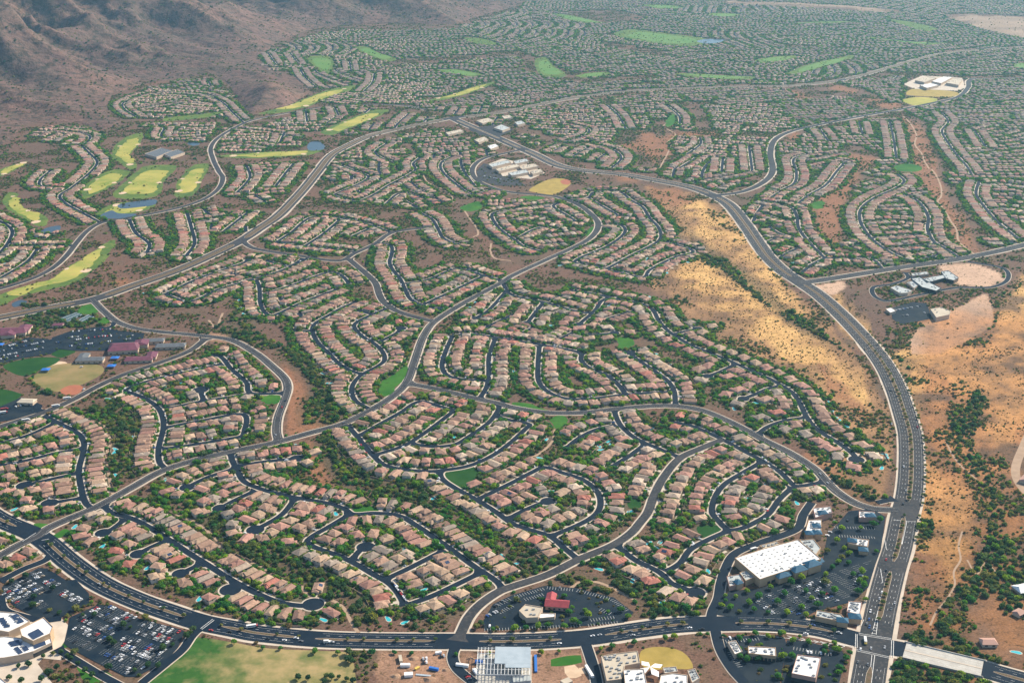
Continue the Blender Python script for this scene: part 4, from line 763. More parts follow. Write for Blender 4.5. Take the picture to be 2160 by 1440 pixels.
flat_bld('school', 'white roofed school corner block at the bottom left edge', 'school', '-40,1420 -5,1425 20,1445 15,1500 -40,1500', 6, 'stucco', 'white_roof', 3)
# shops at the bottom right
flat_bld('shop', 'small white roofed shop left below the boulevard', 'shop', '1535,1354 1552,1351 1566,1374 1550,1380', 5, 'stucco', 'white_roof', 6)
b = flat_bld('shop', 'wide white roofed shop below the boulevard', 'shop', '1578,1363 1636,1366 1637,1384 1579,1378', 6, 'stucco_tan', 'white_roof', 5); facade(b, (1579, 1378), (1637, 1384), .3, 6, 7, 3, 3)
b = flat_bld('pharmacy', 'square white roofed shop at the bottom edge right', 'shop', '1682,1381 1731,1387 1721,1430 1670,1420', 8, 'stucco_rose', 'white_roof', 6); facade(b, (1670, 1420), (1721, 1430), .3, 8, 6, 4, 4)
# mid left purple roofed school and community centre
def gabled(name, label, cat, px, py, w, d, h, ang, roofm, wallm='stucco', slope=.28, extra=()):
    c = at(px, py, h); o = tag(empty(name, (c[0], c[1], 0), ang), label, cat); m, r = MB(), MB()
    for k, (x0, x1, y0, y1) in enumerate([(-w/2, w/2, -d/2, d/2), *extra]):
        m.box(x0, x1, y0, y1, 0, h+.1-.03*k); ax = 'x' if (x1-x0) > (y1-y0) else 'y'; r.roof(x0-.8, x1+.8, y0-.8, y1+.8, h-.04*k, slope, ax, .4, .4)
        ca, sa = math.cos(ang), math.sin(ang); q = np.array([[x0, y0], [x1, y0], [x1, y1], [x0, y1]]); mark_poly(np.stack([c[0]+q[:, 0]*ca-q[:, 1]*sa, c[1]+q[:, 0]*sa+q[:, 1]*ca], 1), 4)
    link('wall', m.mesh('wall', wallm), o); link('roof', r.mesh('roof', roofm), o)
    wm = MB().box(-1.4, 1.4, -.08, .08, 1, 2.6).mesh('window', 'glass_dark')
    for k in range(max(2, int(w/8))): link('window', wm, o, (-w/2+(k+.5)*w/max(2, int(w/8)), -d/2-.03, 0))
    return o
gabled('school', 'large purple roofed school hall at the left', 'school', 262, 731, 44, 34, 6, .15, 'purple_roof', extra=((14, 34, 4, 26),))
gabled('school', 'purple roofed L-shaped classroom wing below the school hall', 'school', 293, 756, 40, 16, 4.5, .12, 'purple_roof', extra=((10, 24, 2, 26),))
gabled('school', 'grey roofed L-shaped classroom wing with white strip', 'school', 190, 757, 40, 15, 4.5, .05, 'slate_roof', extra=((-20, -6, 2, 24),))
gabled('school', 'grey roofed classroom wing nearest the loop road', 'school', 360, 728, 44, 15, 4.5, .12, 'slate_roof')
gabled('school', 'small grey classroom wing behind the purple hall', 'school', 325, 717, 30, 14, 4.5, .12, 'slate_roof')
gabled('community_centre', 'purple roofed community centre at the left edge beside the tennis courts', 'building', 22, 697, 52, 26, 6, .1, 'purple_roof', extra=((-10, 12, -22, 0), (10, 28, -4, 24)))
gabled('clubhouse', 'small dark roofed pavilion beside the tennis courts', 'building', 122, 684, 16, 10, 4, .1, 'purple_roof')
gabled('fire_station', 'small tan roofed building in the left bus yard', 'building', 57, 845, 22, 13, 4.5, -.1, 'beige_roof')
for q, (tr, lab) in enumerate((('128,670 160,658 176,664 145,680', 'left tennis court pair at the community centre'), ('163,675 185,663 202,668 180,680', 'right tennis court pair at the community centre'))):
    P = W2(tr); o = sheet('tennis_court', lab, P, .12+.01*q, 'court_blue', False, kind='thing', cat='court'); mark_poly(P, 12)
    rb = RB()
    for f in (.15, .5, .85): rb.quad(P[0]+(P[3]-P[0])*f, P[1]+(P[2]-P[1])*f, .6, .16+.01*q)
    link('court_line', rb.build('court_line', 'paint_white'), o)
for q, (px, py, lab) in enumerate([(243, 758, 'blue shade sail between the purple school wings'), (97, 783, 'blue shade sail beside the dry field'), (0, 730, 'blue canopy at the left edge car park'), (236, 775, 'dark shade sail over the round playground')]):
    p = at(px, py); o = tag(empty('shade_sail', (p[0], p[1], 0)), lab, 'shade sail'); link('sail', MB().roof(-6, 6, -5, 5, 3.2, .25).mesh('sail', 'sail_blue'), o)
    for sx in (-5.6, 5.6):
        for sy in (-4.6, 4.6): link('post', MB().box(sx-.1, sx+.1, sy-.1, sy+.1, 0, 3.25).mesh('post', 'steel'), o)
    mark_disc(p, 7, 4)
# upper middle school
for q, (tr, lab) in enumerate([('1030,347 1070,338 1078,343 1038,353', 'upper left'), ('1045,357 1090,346 1098,351 1052,362', 'middle left'), ('1082,340 1110,335 1116,340 1088,346', 'top right'), ('1095,352 1128,345 1136,351 1102,358', 'right'), ('1072,365 1110,358 1116,364 1080,371', 'lower'), ('1118,362 1140,357 1146,362 1124,368', 'lower right')]):
    flat_bld('school', 'long white roofed block of the upper middle school, %s one' % lab, 'school', tr, 6, 'stucco', 'beige_roof' if q % 2 else 'grey_roof', 4)
# campus at the right
for q, (tr, lab, h) in enumerate([('1878,607 1892,602 1925,613 1915,618 1898,619', 'small grey roofed block at the left of the right campus', 5), ('1922,588 1940,585 1985,608 1975,614 1945,606', 'long diagonal grey roofed hall of the right campus', 6), ('1945,588 1990,580 1995,586 1955,597', 'upper grey roofed wing of the right campus', 6), ('1985,573 2000,571 2022,586 2012,592 1995,588', 'right grey roofed wing of the right campus', 6), ('1922,577 1955,573 1960,578 1925,582', 'low white roofed carport at the top of the right campus', 4), ('1912,596 1928,592 1940,600 1928,608', 'low grey wing beside the diagonal campus hall', 4.5)]):
    o = flat_bld('campus_building', lab, 'building', tr, h, 'glass_dark' if q in (1, 2, 3) else 'stucco', 'grey_roof', 4)
flat_bld('church', 'cream flat roofed building on the bare lot below the right campus', 'building', '1962,652 1985,648 2005,656 2003,664 1975,670', 7, 'stucco', 'beige_roof', 2)
flat_bld('shed', 'small white roofed shed beside the right campus car park', 'building', '1868,652 1880,649 1890,656 1878,660', 4, 'stucco', 'white_roof', 0)
# white school at the top right
for q, (tr, lab) in enumerate([('1930,170 1955,162 1975,165 1950,174', 'left'), ('1965,172 1990,162 2010,163 1985,176', 'middle'), ('1995,175 2010,166 2030,168 2022,180', 'right'), ('1940,180 1965,176 1980,180 1955,186', 'lower')]):
    flat_bld('school', 'bright white roofed block of the top right school, %s one' % lab, 'school', tr, 8, 'stucco', 'white_roof' if q % 2 else 'beige_roof', 3)
# offices near the upper crossing
for q, (tr, lab) in enumerate([('1005,255 1030,249 1042,254 1018,261', 'tan flat roofed office right of the upper crossing'), ('1042,270 1058,263 1076,270 1060,276', 'white flat roofed office right of the upper crossing'), ('1058,245 1075,243 1082,248 1064,251', 'small white shop above the upper crossing offices'), ('1000,295 1022,289 1030,294 1010,301', 'white roofed shop below the upper crossing'), ('1028,308 1045,304 1052,309 1035,315', 'white roofed station on bare ground below the upper crossing'), ('940,280 972,273 978,277 946,285', 'long pale roofed building left of the upper crossing'), ('1085,258 1100,255 1108,260 1092,264', 'grey roofed office at the right of the upper crossing group')]):
    flat_bld('office', lab, 'building', tr, 6, 'stucco', ['beige_roof', 'grey_roof', 'beige_roof', 'beige_roof', 'white_roof', 'beige_roof', 'grey_roof'][q], 3)
for q, (tr, lab) in enumerate([('305,325 340,312 365,318 330,332', 'dark roofed golf clubhouse wing, left one'), ('345,325 375,315 390,322 360,332', 'dark roofed golf clubhouse wing, right one')]):
    flat_bld('clubhouse', lab, 'building', tr, 6, 'stucco', 'slate_roof', 2)
for q, (px, py, w, d, lab) in enumerate([(2085, 1352, 14, 10, 'pink roofed estate house in the lower right desert'), (2158, 1240, 16, 14, 'white walled estate house at the right edge'), (2150, 1290, 10, 8, 'small estate outbuilding at the right edge'), (2168, 1010, 18, 14, 'dark roofed house at the right edge inside the road bend')]):
    gabled('estate_house', lab, 'house', px, py, w, d, 3.4, .3*q, 'stucco_rose' if q != 1 else 'white_roof', slope=.35)
# ------------------------------------------------------------------ the bridge
B0, B1 = at(1908, 1370, 1.0), at(2072, 1409, 1.0); bd = (B1-B0); BL = np.linalg.norm(bd); bu = bd/BL
br = tag(empty('road_bridge', (*B0, 0), math.atan2(bu[1], bu[0])), 'pale concrete road bridge right of the lower crossing', 'bridge')
link('deck', MB().box(0, BL, -13.5, 13.5, -.2, 1.0).mesh('deck', 'bridge_concrete'), br)
for sy in (-13.6, 13.6): link('parapet', MB().box(-2, BL+2, sy-.3, sy+.3, -.2, 2.0).mesh('parapet', 'bridge_concrete'), br)
link('median', MB().box(0, BL, -.9, .9, 1.0, 1.2).mesh('median', 'concrete'), br)
for sy in (-9, -5.2, 5.2, 9): link('lane_line', MB().box(1, BL-1, sy-.1, sy+.1, 1.0, 1.03).mesh('lane_line', 'paint_white'), br)
mark_ribbon(np.array([B0, B1]), 15, 5)
# crosswalk lines and hatching at the lower right crossing
cw = RB()
for a, b in (((1805, 1337), (1804, 1366)), ((1808, 1338), (1808, 1367)), ((1881, 1350), (1879, 1386)), ((1885, 1351), (1884, 1386)), ((1811, 1336), (1880, 1347)), ((1811, 1339), (1880, 1350)), ((1807, 1370), (1878, 1386)), ((1807, 1373), (1878, 1389)),
             ((1839, 1338), (1852, 1288)), ((1848, 1339), (1854, 1288)), ((1833, 1440), (1839, 1382)), ((1838, 1440), (1845, 1382)), ((1902, 1148), (1908, 1099)), ((1906, 1099), (1913, 1099)), ((1903, 1148), (1913, 1099)), ((1883, 1097), (1932, 1101)), ((1816, 1320), (1822, 1307)), ((1857, 1200), (1862, 1230)), ((1866, 1140), (1870, 1160)),
             ((1590, 1338), (1800, 1363)), ((1590, 1331), (1640, 1335))): cw.quad(at(*a), at(*b), .45, .74)
for q in range(8): f = q/8; a = at(1840+12*f, 1336-48*f); b2 = at(1848+5.5*f, 1337-48*f); cw.quad(a, b2, .5, .745)
for q in range(9): a = at(1660+14*q, 1341+2.4*q); cw.quad(a, a+np.array([4, -2.4]), .5, .745); cw.quad(a+np.array([4, -2.4]), a+np.array([0, -4.6]), .5, .747)
for a, b in (((426, 1328), (452, 1308)), ((423, 1326), (449, 1306)), ((48, 1142), (76, 1124)), ((88, 1140), (104, 1137)), ((96, 1128), (108, 1120))): cw.quad(at(*a), at(*b), .5, .74)
tag(link('road_marking', cw.build('road_marking', 'paint_white')), 'white crosswalk and hatching lines at the boulevard crossings', kind='structure')

# ------------------------------------------------------------------ houses
VAR = {
 'n1': [(-4.4, 4.4, -7.5, 8.5, 3.0, 'y', .15, .6), (-4.2, 1.7, -10.4, -6.5, 2.75, 'y', .6, 0)],
 'n2': [(-4.5, 4.5, -6.5, 8.5, 3.1, 'y', .8, .15), (-1.4, 4.3, -10, -5.5, 2.8, 'y', .5, 0)],
 'n3': [(-4.3, 4.3, -2.5, 8.2, 5.5, 'y', .8, .8), (-4.4, 4.4, -9.6, -2, 3.0, 'y', .7, 0)],
 'h1': [(-5.8, 5.8, -6.5, 6.8, 3.1, 'x', 1, 1), (.2, 6.0, -9.8, -4, 2.9, 'y', .8, 0)],
 'h2': [(-5.3, 5.3, -4.5, 6.5, 5.6, 'y', 1, 1), (-5.6, .3, -9, -3.5, 3.0, 'y', .8, 0)],
 'h3': [(-5.9, 5.9, -5.5, 7.5, 3.2, 'y', 1, 1), (-6.1, -.6, -9.5, -3, 2.9, 'y', .7, 0), (1.5, 6.2, 3, 9, 2.8, 'y', 0, .8)],
 'h4': [(-5.0, 5.0, -7.5, 8, 3.1, 'y', 0, .2), (-.5, 5.9, -9.8, 1, 2.8, 'y', 0, .6)],
 'n4': [(-4.3, 4.3, -3, 8.6, 3.2, 'x', 1, 1), (-4.5, 4.1, -8, -1.5, 2.9, 'y', .5, 0), (-.6, 4.2, -10.6, -6, 2.7, 'y', 1, 0)],
 'h5': [(-5.9, 3.5, -3, 7.8, 3.15, 'x', .3, 1), (-1.5, 6.0, -8.6, 5.5, 3.0, 'y', .9, .9), (-5.6, -1, -6.5, -1, 2.75, 'x', 1, 0)],
 'h6': [(-5.7, 5.7, -1.5, 8, 5.5, 'x', 1, 1), (-5.9, 5.9, -7.8, .5, 3.0, 'x', 1, 1), (-5.5, -.5, -9.9, -5, 2.8, 'y', .6, 0)],
 'b1': [(-9, 9, -5, 6, 3.4, 'x', 1, 1), (-9.4, -3, -10.5, -2, 3.1, 'y', .8, 0), (3.5, 9.3, 2, 10, 3.0, 'y', 0, .9)],
 'b2': [(-7, 7, -6.5, 7, 3.7, 'y', 1, 1), (4.5, 10.5, -9, 3, 3.1, 'y', 1, 1), (-10.5, -4.5, -3, 8.5, 3.0, 'y', 1, 1)],
}
DIM = {'n': (9.0, 19.0, 10.7, 4.6), 'h': (12.0, 17.5, 13.9, 5.2), 'b': (20.0, 19.5, 24.0, 7.5)}   # width, depth, spacing, setback
ROOFS = [('tan', (.345, .230, .170)), ('rose', (.350, .200, .160)), ('grey', (.275, .235, .195)), ('terracotta', (.36, .150, .115)), ('sandy', (.41, .305, .215)), ('brown', (.265, .170, .130)), ('cream', (.45, .37, .29))]
ROOFW = [.31, .22, .15, .05, .13, .09, .05]
HOUSES = []      # x, y, ang, variant, colour index, shade, street, side, s
def rect_pts(c, u, v, hw, hd, st=1.9):
    a = np.linspace(-hw, hw, max(2, int(2*hw/st)+1)); b = np.linspace(-hd, hd, max(2, int(2*hd/st)+1)); A, B = np.meshgrid(a, b)
    return c+A.ravel()[:, None]*u+B.ravel()[:, None]*v
def try_house(c, n_out, style, key, side, s, block=7, fillf=1.0):
    w, d, sp, sb = DIM[style]; u = np.array([-n_out[1], n_out[0]])
    R = rect_pts(c, u, n_out, w/2*.94*fillf, d/2*.94*fillf); i, j = cell(R)
    if (OCC[i, j] & block).any(): return False
    OCC[i, j] |= 2
    ang = math.atan2(n_out[1], n_out[0])-math.pi/2
    vs = [v for v in VAR if v[0] == style]; wts = {'n': [.36, .30, .14, .2], 'h': [.2, .15, .2, .15, .2, .1], 'b': [.5, .5]}[style]
    v = random.choices(vs, wts)[0]; ci = random.choices(range(7), ROOFW)[0]
    HOUSES.append([c[0], c[1], ang+random.gauss(0, .02), v, ci, random.uniform(.82, 1.18), key, side, s, random.random() < .5]); return True
for key, (P, style, phrase) in STREETS.items():
    s = arclen(P); N = normals(P)
    for side in (1, -1):
        w, d, sp, sb = DIM[style]; hw = 4.3 if key not in ('C5h', 'C1h') else 8; t = 7.0+random.uniform(0, 4)
        while t < s[-1]+2:
            tt = min(t, s[-1]); c0 = np.array([np.interp(tt, s, P[:, 0]), np.interp(tt, s, P[:, 1])]); n = np.array([np.interp(tt, s, N[:, 0]), np.interp(tt, s, N[:, 1])]); n /= np.linalg.norm(n); n = n*side
            ok = False
            for extra in (0, 2.5):
                if try_house(c0+n*(hw+1.2+sb+d/2+extra+random.uniform(-.6, .6)), n, style, key, side, tt): ok = True; break
            if not ok and style == 'n':
                ok = try_house(c0+n*(hw+1.2+sb+8.7), n, 'h', key, side, tt, fillf=.9)
            t += sp*random.uniform(.97, 1.05) if ok else 3.0
    # houses around a cul-de-sac end
    cul = [q for q in LOC if q[0] == key][0][2]
    if cul:
        d0 = P[-1]-P[-2]; a0 = math.atan2(d0[1], d0[0]); c0 = P[-1]-d0/np.linalg.norm(d0)*cul*.4
        for a in (-1.1, -.35, .4, 1.15):
            n = np.array([math.cos(a0+a), math.sin(a0+a)]); st2 = style if style != 'n' else 'n'; try_house(c0+n*(cul+7+DIM[st2][1]/2), n, st2, key, 2, s[-1]+10+a)
NTR = len(HOUSES)
# farther neighbourhoods: streets and rows laid out cell by cell
FILL = ['545,128 600,95 690,66 960,63 1000,48 1100,20 1130,-30 2500,-30 2500,160 2050,160 1850,150 1690,177 1500,182 1280,195 1080,230 960,246 900,228 840,220 740,220 655,222 668,190 560,142',
        '980,258 1080,240 1280,203 1500,190 1690,184 1850,165 1900,160 1905,225 1640,290 1620,320 1618,370 1520,403 1400,370 1150,320 1060,285', '2055,172 2400,165 2400,480 2160,510 2020,540 1870,560 1800,545 1700,588 1620,528 1575,450 1560,418 1640,382 1642,300 1900,240 2030,212',
        '690,345 760,310 930,268 1000,300 1080,322 1010,335 988,370 1008,395 960,425 900,440 840,440 690,420', '450,300 530,265 620,285 640,305 540,318 470,325', '475,345 645,337 610,400 550,435 478,425', '410,442 560,440 535,488 470,502 415,480', '262,215 330,180 440,165 500,215 505,250 440,255 300,255',
        '65,270 200,268 215,300 170,312 80,295', '560,262 720,226 790,230 690,272 600,285', '700,292 850,238 930,250 780,282', '640,215 700,195 760,185 780,200 700,222', '300,262 460,255 440,300 330,300', '0,470 40,470 120,495 130,520 60,580 -60,610 -60,470', '1020,410 1190,432 1240,470 1220,505 1120,535 1050,500',
        '1215,425 1310,405 1380,440 1410,505 1300,570 1230,560 1285,500', '540,560 640,560 740,580 740,640 640,690 560,680', '300,610 520,545 540,600 420,650 330,640', '960,705 1060,600 1300,620 1400,690 1330,740 1130,725']
NOFILL = ['1440,200 1490,230 1520,290 1470,285 1440,240', '1640,270 1700,270 1690,300 1650,305', '1770,300 1870,320 1850,345 1780,335', '1080,250 1130,270 1200,310 1150,305', '860,290 900,330 880,345 850,310', '1380,250 1425,270 1410,330 1370,360 1330,330 1290,310 1290,298 1360,290', '1420,278 1560,283 1620,285 1600,292 1470,292', '1890,232 1950,250 1975,300 2000,370 2030,430 2075,500 2085,532 1990,528 1965,450 1950,390 1920,340 1900,270', '1745,350 1830,345 1835,375 1800,420 1785,470 1790,546 1740,545 1712,490 1700,430', '1530,2 1640,5 1780,12 1890,20 1870,28 1760,20 1640,13 1530,8', '1985,30 2080,30 2200,38 2400,60 2400,125 2160,82 2080,64 2020,46',
          '1190,25 1290,20 1370,35 1345,48 1230,50', '1740,170 1830,190 1900,228 1840,232 1780,205 1700,195', '1260,205 1290,205 1330,260 1350,300 1290,300 1310,270', '990,275 1060,260 1100,265 1080,320 1000,310', '1090,100 1140,130 1250,165 1400,160 1250,180 1100,150', '1640,180 1720,175 1760,205 1700,215', '870,200 930,215 1050,170 1050,190 930,225', '810,130 1080,110 1080,120 820,140', '1260,85 1420,110 1400,120 1280,100']
RES = np.zeros((NX, NY), bool)
for s_ in FILL:
    g = mark_poly(W2(s_), 0); RES[g] = True
for s_ in NOFILL:
    g = mark_poly(W2(s_), 0); RES[g] = False
seeds = []
for _ in range(6000):
    p = np.array([RNG.uniform(-3200, 3200), RNG.uniform(2200, 7400)]); i, j = cell(p)
    if RES[i, j] and all((p[0]-q[0])**2+(p[1]-q[1])**2 > 330**2 for q in seeds): seeds.append(p)
seeds = np.array(seeds); rf2, rw2 = RB(), RB(); kk = 0; SKEY = 0
for si, c in enumerate(seeds):
    th = random.choice([random.gauss(.1, .35), random.gauss(.1, .35), random.gauss(1.9, .4)]); u = np.array([math.cos(th), math.sin(th)]); v = np.array([-u[1], u[0]]); bend = random.uniform(-.0011, .0011)
    near = c[1] < 4300; dp = 68 if near else 74
    for row in range(-6, 7):
        t = np.arange(-380, 381, 7.0); Q = c+t[:, None]*u+(row*dp+bend*t*t*1.0+8*np.sin(t/90+si))[:, None]*v
        d2 = ((Q[:, None, :]-seeds[None])**2).sum(2); i, j = cell(Q)
        ok = (d2.argmin(1) == si) & RES[i, j] & ((OCC[i, j] & 7) == 0)
        runs = np.split(np.where(ok)[0], np.where(np.diff(np.where(ok)[0]) > 1)[0]+1)
        for r in runs:
            if len(r) < 5: continue
            R = Q[r]; L = arclen(R)[-1]; mark_ribbon(R, 5.0, 1, True)
            rf2.rib(R, 3.9, .30+.0004*kk); rw2.rib(R, 5.8, .05+.0004*kk); kk += 1
            N = normals(R); s = arclen(R); style = 'n' if si % 3 == 0 and near else 'h'; sp = (12.0 if style == 'n' else 15.2) if near else 18.5
            for side in (1, -1):
                tt = 3.0
                while tt < L:
                    c0 = np.array([np.interp(tt, s, R[:, 0]), np.interp(tt, s, R[:, 1])]); n = np.array([np.interp(tt, s, N[:, 0]), np.interp(tt, s, N[:, 1])])*side; n /= np.linalg.norm(n)
                    tt += sp*random.uniform(.95, 1.15) if random.random() < .1 or try_house(c0+n*(15.5+random.uniform(-1, 1)), n, style, 'fill', side, tt, 7, .9) else 5.0
tag(link('street', rf2.build('street', 'asphalt_fresh')), 'faint far residential streets between the distant houses', kind='structure')
tag(link('pavement', rw2.build('pavement', 'concrete')), 'thin pale pavements along the distant streets', kind='structure')
print('houses', NTR, len(HOUSES))

# choose the nearest 300 as individuals
HX = np.array([[h[0], h[1]] for h in HOUSES]); HP = proj(HX)
infr = (HP[:, 0] > -5) & (HP[:, 0] < 2165) & (HP[:, 1] < 1445); order = [i for i in np.argsort(-HP[:, 1]) if infr[i]]
NEAR = set(order[:300])
def roof_mb(v):
    m = MB()
    for (x0, x1, y0, y1, zw, ax, h0, h1) in VAR[v]: m.roof(x0-.55, x1+.55, y0-(.55 if h0 > 0 or y0 < -8 else .3), y1+(.55 if h1 > 0 else 0), zw, .36, ax, h0, h1)
    return m
def wall_mb(v):
    m = MB()
    for (x0, x1, y0, y1, zw, ax, h0, h1) in VAR[v]:
        m.box(x0, x1, y0, y1, -.1, zw+.08)
        for hh, y in ((h0, y0), (h1, y1)):
            if hh < .3 and ax == 'y':      # gable wall
                w = (x1-x0)/2; e = .12 if y == y0 else -.12
                m.add([(x0+.1, y+e*.0, zw), (x1-.1, y+e*.0, zw), ((x0+x1)/2, y, zw+.1+w*.34), (x0+.1, y+e, zw), (x1-.1, y+e, zw), ((x0+x1)/2, y+e, zw+.1+w*.34)], [(0, 1, 2), (5, 4, 3), (0, 3, 4, 1), (1, 4, 5, 2), (2, 5, 3, 0)])
    return m
ROOFME = {v: roof_mb(v).mesh('roof_'+v, 'roof_obj') for v in VAR}; WALLME = {v: wall_mb(v).mesh('wall_'+v, 'wall_obj') for v in VAR}
WIN = MB().box(-.8, .8, -.06, .06, 0, 1.25).mesh('window', 'glass_dark'); GAR = MB().box(-2.3, 2.3, -.07, .07, 0, 2.2).mesh('garage_door', 'garage')
SOL = MB().box(-1.9, 1.9, -2.6, 2.6, 0, .08).mesh('solar_panel', 'solar')
WALLC = [(.55, .43, .33), (.50, .40, .32), (.58, .49, .39), (.48, .35, .27), (.54, .46, .38)]
groups = {}
for i in range(len(HOUSES)):
    h = HOUSES[i]; groups.setdefault((h[6], h[7]), []).append(i)
HLAB = {}
for (key, side), L in groups.items():
    if not any(i in NEAR for i in L): continue
    P, style, phrase = STREETS[key]; a, b = proj(P[0]), proj(P[-1]); vert = abs(b[1]-a[1]) > 1.3*abs(b[0]-a[0])
    if side == 2: sd = 'at the end'; rev = False; axis = 0
    else:
        m = len(P)//2; n = normals(P)[m]*side; q = proj(P[m]+n*10)-proj(P[m])
        if vert: sd = ('right' if q[0] > 0 else 'left')+' side'
        else: sd = ('upper' if q[1] < 0 else 'lower')+' side'
    L2 = sorted(L, key=lambda i: HOUSES[i][8])
    if side == 2: L2 = sorted(L, key=lambda i: HP[i][0]); frm = 'from left'
    elif vert:
        if b[1] > a[1]: L2 = L2[::-1]
        frm = 'from bottom'
    else:
        if b[0] < a[0]: L2 = L2[::-1]
        frm = 'from left'
    for r, i in enumerate(L2): HLAB[i] = (ordn(r)+' '+frm, sd, phrase or key)
def hsc(i): return 1+.09*math.sin(i*12.9898), 1+.10*math.sin(i*78.233+1)
for i in sorted(NEAR):
    x, y, ang, v, ci, sh, key, side, s, fl = HOUSES[i]; cn, cc = ROOFS[ci]
    root = empty('house', (x, y, 0), ang); lab = '%s roofed house, %s, %s, %s' % (cn, *HLAB[i]); tag(root, lab, 'house', 'houses nearest the boulevard')
    sx = -1.0 if fl else 1.0; root.scale = (*hsc(i), 1+.08*math.sin(i*3.7))
    w = link('wall', WALLME[v], root); r = link('roof', ROOFME[v], root); w.scale = r.scale = (sx, 1, 1)
    r.color = (*[min(1, q*sh*w_) for q, w_ in zip(cc, (.92, .86, .82))], 1); w.color = (*WALLC[(i*7) % 5], 1)
    B0_, G0 = VAR[v][0], VAR[v][1]; x0, x1, y0, y1, zw = B0_[:5]
    gm = (G0[0]+G0[1])/2; link('garage_door', GAR, root, (gm*sx, G0[2]-.03, .05))
    z1 = .95 if zw < 4 else 3.7
    for (wx, wy, rz) in ((x0*.5, y1+.02, 0), (x1*.45, y1+.02, 0), (x0-.02, .5+(y0+y1)/2, math.pi/2), (x1+.02, (y0+y1)/2+1.5, math.pi/2)): link('window', WIN, root, (wx*sx, wy, z1), rz)
    link('window', WIN, root, ((-gm if abs(gm) > 1 else 3.0)*sx, y0-.03, z1))
    if random.random() < .06 and v[0] in 'nh' and B0_[5] == 'y':
        o = link('solar_panel', SOL, root, (x1*.5*sx, 2.0, zw+.22+(x1+.55)*.36*.5+.09)); o.rotation_euler = (0, math.atan(.36)*sx, 0)
# the rest, too small to tell apart: one mass
TPL = {}
for v in VAR:
    r, w = roof_mb(v), MB()
    for (x0, x1, y0, y1, zw, ax, h0, h1) in VAR[v]: w.box(x0, x1, y0, y1, -.1, zw+.08)
    TPL[v] = (np.array(r.V), r.F, np.array(w.V), w.F)
VV, CC, FF, off = [], [], [], 0
for i, (x, y, ang, v, ci, sh, key, side, s, fl) in enumerate(HOUSES):
    if i in NEAR: continue
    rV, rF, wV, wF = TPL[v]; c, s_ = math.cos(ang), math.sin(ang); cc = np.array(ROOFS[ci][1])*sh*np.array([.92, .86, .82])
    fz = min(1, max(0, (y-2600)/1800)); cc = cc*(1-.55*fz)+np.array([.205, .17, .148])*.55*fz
    V = np.concatenate([rV, wV])*np.array([*hsc(i), 1]); X = V[:, 0]*(-1 if fl else 1); Wd = np.stack([x+X*c-V[:, 1]*s_, y+X*s_+V[:, 1]*c, V[:, 2]], 1)
    VV.append(Wd); CC.append(np.concatenate([np.tile(cc, (len(rV), 1)), np.tile(WALLC[i % 5], (len(wV), 1))]))
    for f in rF: FF.append(tuple(q+off for q in (f if not fl else f[::-1])))
    for f in wF: FF.append(tuple(q+len(rV)+off for q in (f if not fl else f[::-1])))
    off += len(V)
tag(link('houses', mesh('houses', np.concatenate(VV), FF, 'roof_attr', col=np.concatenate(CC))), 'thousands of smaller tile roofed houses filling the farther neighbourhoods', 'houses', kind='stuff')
# driveways and yard walls of the traced streets
rd, ry = RB(), MB()
for i in range(NTR):
    x, y, ang, v, ci, sh, key, side, s, fl = HOUSES[i]
    if y > 2600: continue
    c, s_ = math.cos(ang), math.sin(ang); G0 = VAR[v][1]; gm = (G0[0]+G0[1])/2*(-1 if fl else 1)
    T = lambda a, b: np.array([x+a*c-b*s_, y+a*s_+b*c])
    rd.quad(T(gm, G0[2]), T(gm, G0[2]-DIM[v[0]][3]-2.6), 5.0, .016+.00001*i)
    dp_ = DIM[v[0]][1]/2; off_ = 2.5*math.sin(i*5.1)
    if i % 3 != 1: rd.quad(T(off_-2.5, dp_+1.2), T(off_+3.0, dp_+1.2), 3.2+1.5*math.sin(i), .018+.00001*i)
    if y < 1900 and side != 2:
        w, d = DIM[v[0]][2]*.5, DIM[v[0]][1]/2
        for a0, b0, a1, b1 in ((-w, -d*.3, -w, d+6), (-w, d+6, w, d+6)):
            p, q = T(a0, b0), T(a1, b1); mid = (p+q)/2; ii, jj = cell(mid)
            if OCC[ii, jj] & 7: continue
            u = (q-p)/np.linalg.norm(q-p); n = np.array([-u[1], u[0]])*.13; ry.add([(*(p-n), 0), (*(q-n), 0), (*(q+n), 0), (*(p+n), 0), (*(p-n), 1.7), (*(q-n), 1.7), (*(q+n), 1.7), (*(p+n), 1.7)], [(4, 5, 6, 7), (0, 1, 5, 4), (1, 2, 6, 5), (2, 3, 7, 6), (3, 0, 4, 7)])
tag(link('driveway', rd.build('driveway', 'concrete')), 'pale concrete driveways and patios beside the houses', kind='structure')
tag(link('yard_wall', ry.mesh('yard_wall', 'block_wall')), 'low tan block walls dividing the back yards', 'wall', kind='stuff')

# ------------------------------------------------------------------ ground sheet with its soils
def boxblur(A, r):
    A = A.astype(np.float32)
    for ax in (0, 1):
        c = np.cumsum(np.pad(A, [(r+1, r) if k == ax else (0, 0) for k in (0, 1)]), axis=ax); n = A.shape[ax]
        A = (np.take(c, np.arange(2*r+1, 2*r+1+n), axis=ax)-np.take(c, np.arange(0, n), axis=ax))/(2*r+1)
    return A
built = ((OCC & 2) > 0) | (STREET > 0)
RESW = np.clip(boxblur(built, 9)*3.2, 0, 1)
rows = 520*np.power(12500/520., np.linspace(0, 1, 640)); cols = np.linspace(-1, 1, 720)
Yg = np.repeat(rows[:, None], len(cols), 1); half = rows*.54+330; half[rows > 7400] += (rows[rows > 7400]-7400)*.3; Xg = half[:, None]*cols[None]
first = np.array([-1500.]); GX, GY = Xg.ravel(), Yg.ravel(); P2 = np.stack([GX, GY], 1); pxg = proj(P2)
